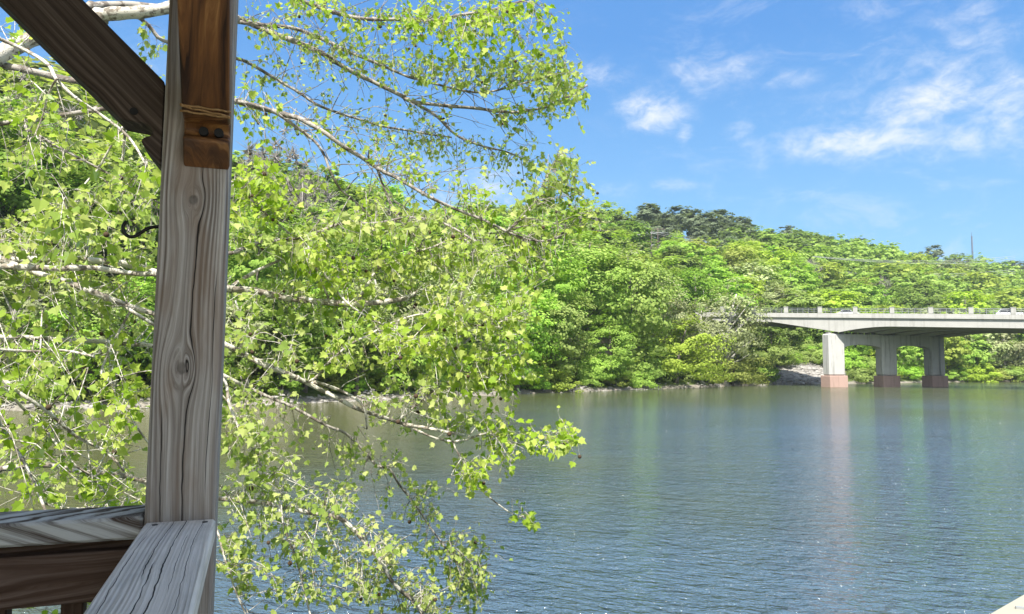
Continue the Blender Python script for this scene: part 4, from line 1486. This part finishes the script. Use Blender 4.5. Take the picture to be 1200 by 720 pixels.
def make_plane_tree():
    random.seed(17)
    rg = np.random.default_rng(17)
    zb = gz(TRUNK_BASE.x, TRUNK_BASE.y)
    root = empty('sycamore_tree', (TRUNK_BASE.x, TRUNK_BASE.y, zb))
    tag(root, 'sycamore with white mottled limbs and young yellow green leaves hanging over the river', 'tree')
    inv = Vector((TRUNK_BASE.x, TRUNK_BASE.y, zb))
    tp = [Vector((TRUNK_BASE.x + .12 * k - .02 * k * k * .2, TRUNK_BASE.y - .05 * k, zb - .5 + 1.05 * k)) for k in range(11)]
    mb = MB()
    mb.tube([p - inv for p in tp], [.42 - .028 * k for k in range(11)], 14, wob=.06)
    mb.build('trunk', M['bark_syc'], root)
    pts3, rad3, order = {}, {}, []

    def smooth_poly(p, r, sub=4):
        out, ro = [], []
        for i in range(len(p) - 1):
            p0, p1, p2, p3 = p[max(i - 1, 0)], p[i], p[i + 1], p[min(i + 2, len(p) - 1)]
            for k in range(sub):
                s = k / sub
                out.append(0.5 * ((2 * p1) + (p2 - p0) * s + (2 * p0 - 5 * p1 + 4 * p2 - p3) * s * s + (3 * p1 - p0 - 3 * p2 + p3) * s ** 3))
                ro.append(r[i] + (r[i + 1] - r[i]) * s)
        out.append(p[-1]); ro.append(r[-1])
        return out, ro
    for name, (par, z0, z1, w0, w1, poly) in LIMBS.items():
        n = len(poly)
        ph = random.uniform(0, 6)
        p = [P(x, y, z0 + (z1 - z0) * i / (n - 1) + .07 * math.sin(ph + i * 1.3)) for i, (x, y) in enumerate(poly)]
        r = [(w0 + (w1 - w0) * i / (n - 1)) / 2 * (z0 + (z1 - z0) * i / (n - 1)) / F for i in range(n)]
        if par == 'trunk':
            h = max(zb + .8, min(p[0].z - .5, tp[-1].z))
            k = max(0, min(9, int((h - tp[0].z) / 1.05)))
            a = tp[k].lerp(tp[k + 1], ((h - tp[0].z) / 1.05) - k)
            mid = a.lerp(p[0], .5) + Vector((0, 0, .15))
            p = [a, mid] + p; r = [r[0] * 1.6, r[0] * 1.25] + r
        else:
            pl = pts3[par]
            q = min(pl, key=lambda s: (s - p[0]).length)
            if (q - p[0]).length > 0.01:
                p = [q] + p; r = [r[0]] + r
        pts3[name], rad3[name] = smooth_poly(p, r)
        order.append(name)
    twig_mb = {n: MB() for n in order}
    fruit_mb = {n: [] for n in order}
    leaves = {n: [] for n in order}      # (pos, dir, normal, size)
    for nme in order:
        rr = [q * (1 + .12 * math.sin(i * 1.7 + len(nme)) * (random.random())) for i, q in enumerate(rad3[nme])]
        twig_mb[nme].tube(pts3[nme], rr, 8 if rad3[nme][0] > .012 else 6, wob=.1)
        # swollen nodes
        for i in range(3, len(pts3[nme]) - 2):
            if random.random() < .10:
                twig_mb[nme].ball(pts3[nme][i], rr[i] * 1.35, 0, 7, 5)
    allp = np.array([tuple(p) for n_ in order for p in pts3[n_]])
    alln = [(n_, i) for n_ in order for i in range(len(pts3[n_]))]
    # projected pixel of every limb node
    Ri = ROT.transposed()

    def pix(p):
        q = Ri @ (p - EYE)
        return 600 + F * q.x / -q.z, 360 - F * q.y / -q.z
    allpx = np.array([pix(Vector(p)) for p in allp])

    thick = np.array([allpx[i] for i, (n_, k_) in enumerate(alln) if n_ in ('m5', 'm6', 'c1', 'c2', 'b1', 'd1', 'm1', 'e1', 'f1', 'j1', 'b1u', 'm2', 'm4', 'l5')])

    def thick_near(x_, y_):
        return float(np.min(np.abs(thick[:, 1] - y_) + .5 * np.abs(thick[:, 0] - x_))) < 17

    def add_leaf(nme, pos, dr, size):
        nr = Vector((0, -.35, .75)) + Vector(rg.normal(size=3)) * .62
        leaves[nme].append((pos, dr, nr, size))

    def spray(nme, s, e, r0, size, nleaf, sag=0.0):
        """a twig from s to e with leaves along its outer half and a tuft at its end"""
        L = (e - s).length
        side = Vector(rg.normal(size=3)) * L * .10
        pts = [s, s.lerp(e, .35) + side + Vector((0, 0, L * .06)), s.lerp(e, .7) + side * .6 + Vector((0, 0, L * .04 - sag * .3)), e - Vector((0, 0, sag))]
        ps, rs = smooth_poly(pts, [r0, r0 * .8, r0 * .6, r0 * .35], 3)
        twig_mb[nme].tube(ps, rs, 5, cap=False)
        d = (ps[-1] - ps[-3]).normalized()
        for k in range(nleaf):
            u = 1 - (k / max(1, nleaf)) * .75
            i = u * (len(ps) - 1); a = int(min(i, len(ps) - 2))
            p = ps[a].lerp(ps[a + 1], i - a)
            dv = (d * .55 + Vector(rg.normal(size=3)) * .75 + Vector((0, 0, -.25))).normalized()
            pet = size * random.uniform(.25, .6)
            q = p + dv * pet
            if size > .05:
                twig_mb[nme].tube([p, q], [.0011, .0009], 3, cap=False)
            add_leaf(nme, q, (dv + Vector((0, 0, -.25))).normalized(), size * random.uniform(.28, .76))
        return ps[-1]
    # zones of foliage: centre, half axes (photo pixels), sprays, leaf size m, spread of depth
    Z_ = [
        (590, 38, 75, 42, 50, .062), (545, 18, 80, 22, 26, .064), (500, 45, 60, 45, 22, .056), (640, 92, 42, 26, 26, .062), (668, 108, 26, 22, 14, .064), (622, 132, 46, 16, 18, .06),
        (548, 78, 70, 28, 26, .058), (455, 38, 80, 40, 30, .052), (360, 26, 80, 34, 38, .056), (320, 75, 46, 40, 12, .05), (410, 85, 60, 30, 18, .045), (470, 150, 70, 34, 34, .042), (540, 190, 62, 34, 32, .042),
        (600, 180, 28, 22, 8, .05), (655, 200, 34, 32, 20, .058), (640, 236, 46, 26, 22, .06), (690, 240, 18, 26, 9, .058), (430, 195, 45, 34, 10, .042), (385, 148, 60, 26, 16, .045), (490, 195, 26, 34, 8, .042), (300, 130, 26, 40, 12, .06),
        (330, 250, 70, 50, 44, .068), (300, 210, 34, 36, 14, .07), (450, 292, 120, 52, 84, .062), (560, 320, 82, 56, 62, .06), (370, 385, 115, 52, 54, .06), (530, 398, 86, 54, 66, .062), (606, 400, 30, 66, 30, .06),
        (618, 304, 36, 36, 20, .06), (590, 262, 46, 24, 14, .058), (455, 252, 56, 22, 20, .06), (400, 330, 80, 40, 30, .06),
        (556, 478, 56, 36, 28, .06), (480, 470, 56, 34, 18, .05), (640, 512, 38, 14, 12, .058), (664, 508, 14, 8, 5, .06), (619, 606, 9, 7, 4, .06), (556, 552, 18, 28, 10, .058), (590, 525, 30, 22, 10, .056),
        (295, 560, 34, 76, 30, .055), (365, 600, 56, 52, 30, .052), (380, 662, 78, 46, 32, .052), (478, 600, 40, 46, 18, .05), (470, 672, 58, 42, 40, .05), (548, 664, 26, 46, 30, .05), (520, 706, 50, 16, 16, .05),
        (280, 655, 22, 46, 12, .058), (295, 470, 28, 44, 12, .055), (425, 545, 46, 36, 14, .048), (330, 500, 46, 36, 10, .052),
        (90, 205, 90, 62, 34, .072), (60, 272, 66, 36, 26, .075), (150, 262, 38, 44, 14, .075), (90, 350, 90, 36, 26, .07), (60, 430, 70, 26, 20, .066), (110, 482, 62, 36, 20, .062), (50, 560, 52, 40, 18, .062),
        (128, 572, 42, 26, 18, .066), (30, 122, 30, 46, 10, .07), (165, 66, 22, 40, 9, .072), (20, 42, 22, 14, 4, .07), (120, 700, 30, 14, 6, .06), (25, 500, 25, 60, 8, .066), (150, 420, 34, 40, 10, .066),
    ]
    nl = 0
    for (cx, cy, ax, ay, num, size) in Z_:
        for _ in range(int(num * (2.1 if cy > 215 else 1.8))):
            a = random.uniform(0, 6.283); q = math.sqrt(random.random())
            tx, ty = cx + ax * q * math.cos(a), cy + ay * q * math.sin(a)
            # nearest limb node, preferring nodes up-limb (to the left of and above the target)
            dx, dy = allpx[:, 0] - tx, allpx[:, 1] - ty
            cost = np.hypot(dx, dy) + np.where(dx > 6, dx * 1.2, 0) + np.where(np.hypot(dx, dy) < 8, 25, 0) + rg.uniform(0, 22, len(dx))
            cost = cost + np.where(allpx[:, 0] < -20, 400, 0)
            i = int(np.argmin(cost))
            nme, k = alln[i]
            s = Vector(allp[i])
            dz = rg.normal() * .30
            if thick_near(tx, ty): dz = .15 + abs(dz)
            e = P(tx, ty, s.y + dz)
            L = (e - s).length
            r0 = min(rad3[nme][k] * .7, .0016 + L * .0019)
            px_size = size * (1.3 if (ty < 260 and tx > 480) else (1.12 if tx > 250 else 1.0))
            n_leaf = random.choice([3, 4, 5, 5, 6, 7])
            end = spray(nme, s, e, r0, px_size, n_leaf, sag=random.uniform(0, .04))
            nl += n_leaf
            # side shoots
            if L > .35:
                for _k in range(random.choice([1, 1, 2])):
                    m_ = s.lerp(e, random.uniform(.35, .8))
                    e2 = m_ + (e - s).normalized() * L * .18 + Vector(rg.normal(size=3)) * .09
                    spray(nme, m_, e2, r0 * .6, px_size * .9, random.choice([2, 3, 4])); nl += 3
            if random.random() < .05:
                f = end + Vector(rg.normal(size=3)) * .02 - Vector((0, 0, random.uniform(.04, .08)))
                fm_ = MB(); fm_.ball(f, random.uniform(.009, .013), 0, 8, 6)
                twig_mb[nme].tube([end, f], .0009, 3, cap=False)
                fruit_mb[nme].append(fm_)
    # bare thin twigs that criss-cross the crown
    for _ in range(60):
        i = random.randrange(len(alln)); nme, k = alln[i]
        if allpx[i, 0] < -10 or allpx[i, 0] > 520: continue
        s = Vector(allp[i])
        d = Vector((random.uniform(.1, 1), random.uniform(-.5, .5), random.uniform(-.9, .6))).normalized()
        L = random.uniform(.12, .42)
        pts = [s, s + d * L * .5 + Vector(rg.normal(size=3)) * .04, s + d * L + Vector((0, 0, -.06)) + Vector(rg.normal(size=3)) * .05]
        twig_mb[nme].tube(pts, [.0026, .0019, .001], 4, cap=False)
    # fine dark shoots against the sky
    sky_nodes = [i for i in range(len(alln)) if alln[i][0][0] == 'l' and 282 < allpx[i, 0] < 640]
    for _ in range(150):
        i = random.choice(sky_nodes); nme, k = alln[i]
        s = Vector(allp[i])
        d = Vector((random.uniform(.0, 1), random.uniform(-.5, .5), random.uniform(-1.2, .9))).normalized()
        L = random.uniform(.12, .55)
        m1 = s + d * L * .5 + Vector(rg.normal(size=3)) * .05
        e = s + d * L + Vector((.05, 0, -.05)) + Vector(rg.normal(size=3)) * .06
        twig_mb[nme].tube([s, s.lerp(m1, .5) + Vector((0, 0, .01)), m1, e], [.0042, .0036, .0028, .0016], 4, cap=False)
        for _k in range(2):
            q = m1.lerp(e, random.random()); e2 = q + (d + Vector(rg.normal(size=3)) * .8).normalized() * L * .35
            twig_mb[nme].tube([q, q.lerp(e2, .5) + Vector(rg.normal(size=3)) * .01, e2], [.0022, .0018, .0012], 3, cap=False)
        for _k in range(3):
            add_leaf(nme, e + Vector(rg.normal(size=3)) * .03, (d + Vector(rg.normal(size=3)) * .6).normalized(), random.uniform(.022, .045))
    # lobed leaf template: two halves folded along the midrib
    half = [(0, 0), (.17, -.10), (.35, .02), (.55, .13), (.42, .32), (.53, .58), (.27, .57), (.13, .78), (0, 1.02)]
    for nme in order:
        o = None
        mb = twig_mb[nme]
        mb.v = [v - inv for v in mb.v]
        b = mb.build('branch', M['bark_syc_grey' if nme[0] in 'lu' or nme in ('m2', 'm1b', 'd2', 'm4b', 'm4') else 'bark_syc'], root)
        if leaves[nme]:
            V, Lp, T = [], [], []
            off = 0
            for (p, d, nr, s) in leaves[nme]:
                d = d.normalized()
                x = d.cross(nr)
                if x.length < 1e-4: x = d.orthogonal()
                x.normalize(); nn = x.cross(d).normalized()
                fold = random.uniform(.05, .5); curl = random.uniform(-.1, .45)
                wid = random.uniform(.85, 1.15)
                p = p - inv
                pr = []
                for sg in (1, -1):
                    for (hx, hy) in half:
                        if sg < 0 and hx == 0: continue
                        lift = abs(hx) * fold - curl * (hy * hy) * .5
                        pr.append(p + x * (sg * hx * s * wid) + d * (hy * s) + nn * (lift * s))
                V += [tuple(q) for q in pr]
                m_ = len(half)
                Lp += [off + i for i in range(m_)]
                T.append(m_)
                Lp += [off] + [off + m_ + i for i in range(m_ - 2)] + [off + m_ - 1]
                Lp[-m_:] = Lp[-m_:][::-1]
                T.append(m_)
                off += len(pr)
            me = np_mesh('leaves', np.array(V), Lp, T, smooth=False)
            link('leaves', me, M['fol_syc'], b)
        for fm in fruit_mb[nme]:
            fm.v = [v - inv for v in fm.v]
            fm.build('seed_ball', M['fruit'], b)
    print('plane tree leaves', sum(len(v) for v in leaves.values()))


make_plane_tree()

# ------------------------------------------------------------------ air
def haze():
    mb = MB()
    lo, hi = Vector((-560, -60, -3.2)), Vector((900, 900, 135))
    mb.box((lo + hi) / 2, hi - lo)
    t = NT('air_haze')
    pv = t.n('ShaderNodeVolumePrincipled', {'Color': (0.82, 0.90, 1.0, 1), 'Density': HAZE, 'Anisotropy': 0.2})
    o = t.n('ShaderNodeOutputMaterial')
    t.t.links.new(pv.outputs[0], o.inputs['Volume'])
    ob = mb.build('haze', t.m)
    tag(ob, 'thin blue summer haze over the river and the wooded hill', 'haze', None, 'stuff')


HAZE = 0.00016
haze()

# ------------------------------------------------------------------ light and sky
SUN_AZ, SUN_EL = R(185), R(54)          # azimuth clockwise from the view direction
sd = Vector((math.sin(SUN_AZ) * math.cos(SUN_EL), math.cos(SUN_AZ) * math.cos(SUN_EL), math.sin(SUN_EL)))
ld = bpy.data.lights.new('sun', 'SUN')
ld.energy = 4.6; ld.angle = R(0.53); ld.color = (1.0, 0.955, 0.88)
lo = bpy.data.objects.new('sun', ld); COL.objects.link(lo)
lo.rotation_euler = (-sd).to_track_quat('-Z', 'Y').to_euler()
lo.location = (0, 0, 60)


def make_world():
    t = NT('World', True)
    sc.world = t.m
    sky = t.n('ShaderNodeTexSky', sky_type='NISHITA')
    sky.sun_disc = False
    sky.sun_elevation = SUN_EL
    sky.sun_rotation = SUN_AZ
    sky.altitude = 200; sky.air_density = 1.0; sky.dust_density = 0.6; sky.ozone_density = 2.2
    hs = t.n('ShaderNodeHueSaturation', {'Hue': 0.497, 'Saturation': 1.18, 'Value': 1.0, 'Color': sky.outputs[0]})
    skyc = None
    dirv = t.n('ShaderNodeTexCoord').outputs['Generated']
    x, y, z = t.xyz(dirv)
    az = t.math('ARCTAN2', x, y)
    el = t.math('ARCSINE', z)
    skyc = t.mix(0.8, hs.outputs[0], t.ramp(t.math('MAXIMUM', el, 0.0), [(0.0, (1.35, 2.75, 4.1)), (0.15, (1.12, 2.45, 4.0)), (0.42, (0.50, 1.50, 3.45)), (1.0, (0.4, 1.2, 3.0))]))
    P2 = t.vec(t.mul(az, 1.0), t.mul(el, 1.7), 0.0)
    wn = t.n('ShaderNodeTexNoise', {'Vector': P2, 'Scale': 9.0, 'Detail': 4.0, 'Roughness': 0.6})
    wx, wy, _ = t.xyz(wn.outputs['Color'])
    fbm = t.noise(P2, 17.0, 7, 0.62, 0.6)
    fb2 = t.noise(t.vec(t.add(t.mul(az, 1.0), t.mul(el, .6)), t.sub(t.mul(el, 2.8), t.mul(az, .35)), 4.0), 7.0, 8, 0.68, 0.6)
    dens = None
    CL = [(766, 130, 30, 17, 1.25, 0), (835, 76, 46, 22, .62, 8), (702, 90, 30, 13, .62, 8), (1090, 116, 62, 20, .95, -16), (1015, 166, 66, 16, 1.05, 2), (1180, 120, 40, 42, .72, 0), (1150, 165, 70, 18, .65, 0),
          (890, 176, 16, 12, .6, 30), (803, 158, 8, 14, .7, 0), (868, 150, 14, 9, .6, 0), (925, 92, 40, 10, .52, 0), (790, 217, 24, 5, .6, 0), (560, 225, 46, 26, .75, 0), (480, 196, 40, 20, .45, 0),
          (1120, 62, 80, 20, .5, -10), (1015, 18, 34, 12, .4, 0), (1150, 14, 40, 12, .5, -10), (985, 186, 50, 7, .6, 3), (1000, 150, 30, 20, .55, 0), (150, 60, 60, 30, .3, 0), (730, 222, 40, 10, .35, 0), (1060, 95, 120, 60, .26, -10)]
    for (px, py, rx, ry, w, rot) in CL:
        c = ray(px, py).normalized()
        a0, e0 = math.atan2(c.x, c.y), math.asin(c.z)
        sx, sy = rx * 1.25 / F, ry * 1.3 / F
        du = t.sub(t.add(az, t.mul(t.sub(wx, .5), sx * 1.3)), a0)
        dv = t.sub(t.add(el, t.mul(t.sub(wy, .5), sy * 1.6)), e0)
        ca, sa = math.cos(R(-rot)), math.sin(R(-rot))
        uu = t.add(t.mul(du, ca / sx), t.mul(dv, sa / sx))
        vv = t.sub(t.mul(dv, ca / sy), t.mul(du, sa / sy))
        g = t.mul(t.math('EXPONENT', t.mul(t.add(t.mul(uu, uu), t.mul(vv, vv)), -0.9)), w)
        dens = g if dens is None else t.math('MAXIMUM', dens, g)
    fine = t.noise(P2, 46.0, 6, 0.65, 0.8)
    rt = t.math('SQRT', t.math('MAXIMUM', dens, 0.0))
    m = t.add(t.mul(dens, .62), t.mul(rt, t.add(t.mul(t.sub(fbm, .5), 1.6), t.mul(t.sub(fine, .5), .8))))
    m = t.smooth(m, .04, 1.0)
    over = t.mul(t.smooth(t.noise(dirv, 2.6, 6, 0.6, 0.5), .42, .62), t.math('MAXIMUM', t.smooth(z, .5, .72), t.mul(t.smooth(t.mul(y, -1.0), .0, .35), t.smooth(z, .0, .1))))  # unseen bright clouds overhead and behind, added to fill the shade
    veil = t.mul(t.smooth(fb2, .5, .8), t.mul(t.smooth(az, -.1, .6), .5))
    m = t.math('MINIMUM', t.add(m, veil), 1.0)
    cl = t.mix(t.mul(m, .8), skyc, (4.3, 4.4, 4.55))
    cl = t.mix(over, cl, (7.5, 7.6, 7.7))
    bg = t.n('ShaderNodeBackground', {'Color': cl, 'Strength': 0.115})
    o = t.n('ShaderNodeOutputWorld')
    t.put(o.inputs[0], bg.outputs[0])


make_world()

# ------------------------------------------------------------------ render settings
sc.view_settings.view_transform = 'Standard'
sc.view_settings.look = 'None'
sc.view_settings.gamma = 1.0
sc.view_settings.exposure = 1.1
sc.view_settings.use_curve_mapping = False
sc.render.engine = 'CYCLES'
sc.cycles.use_denoising = True
sc.cycles.max_bounces = 8
sc.cycles.diffuse_bounces = 5
sc.cycles.glossy_bounces = 3
sc.cycles.transmission_bounces = 5
sc.cycles.sample_clamp_indirect = 6.0
sc.cycles.caustics_reflective = False
sc.cycles.caustics_refractive = False
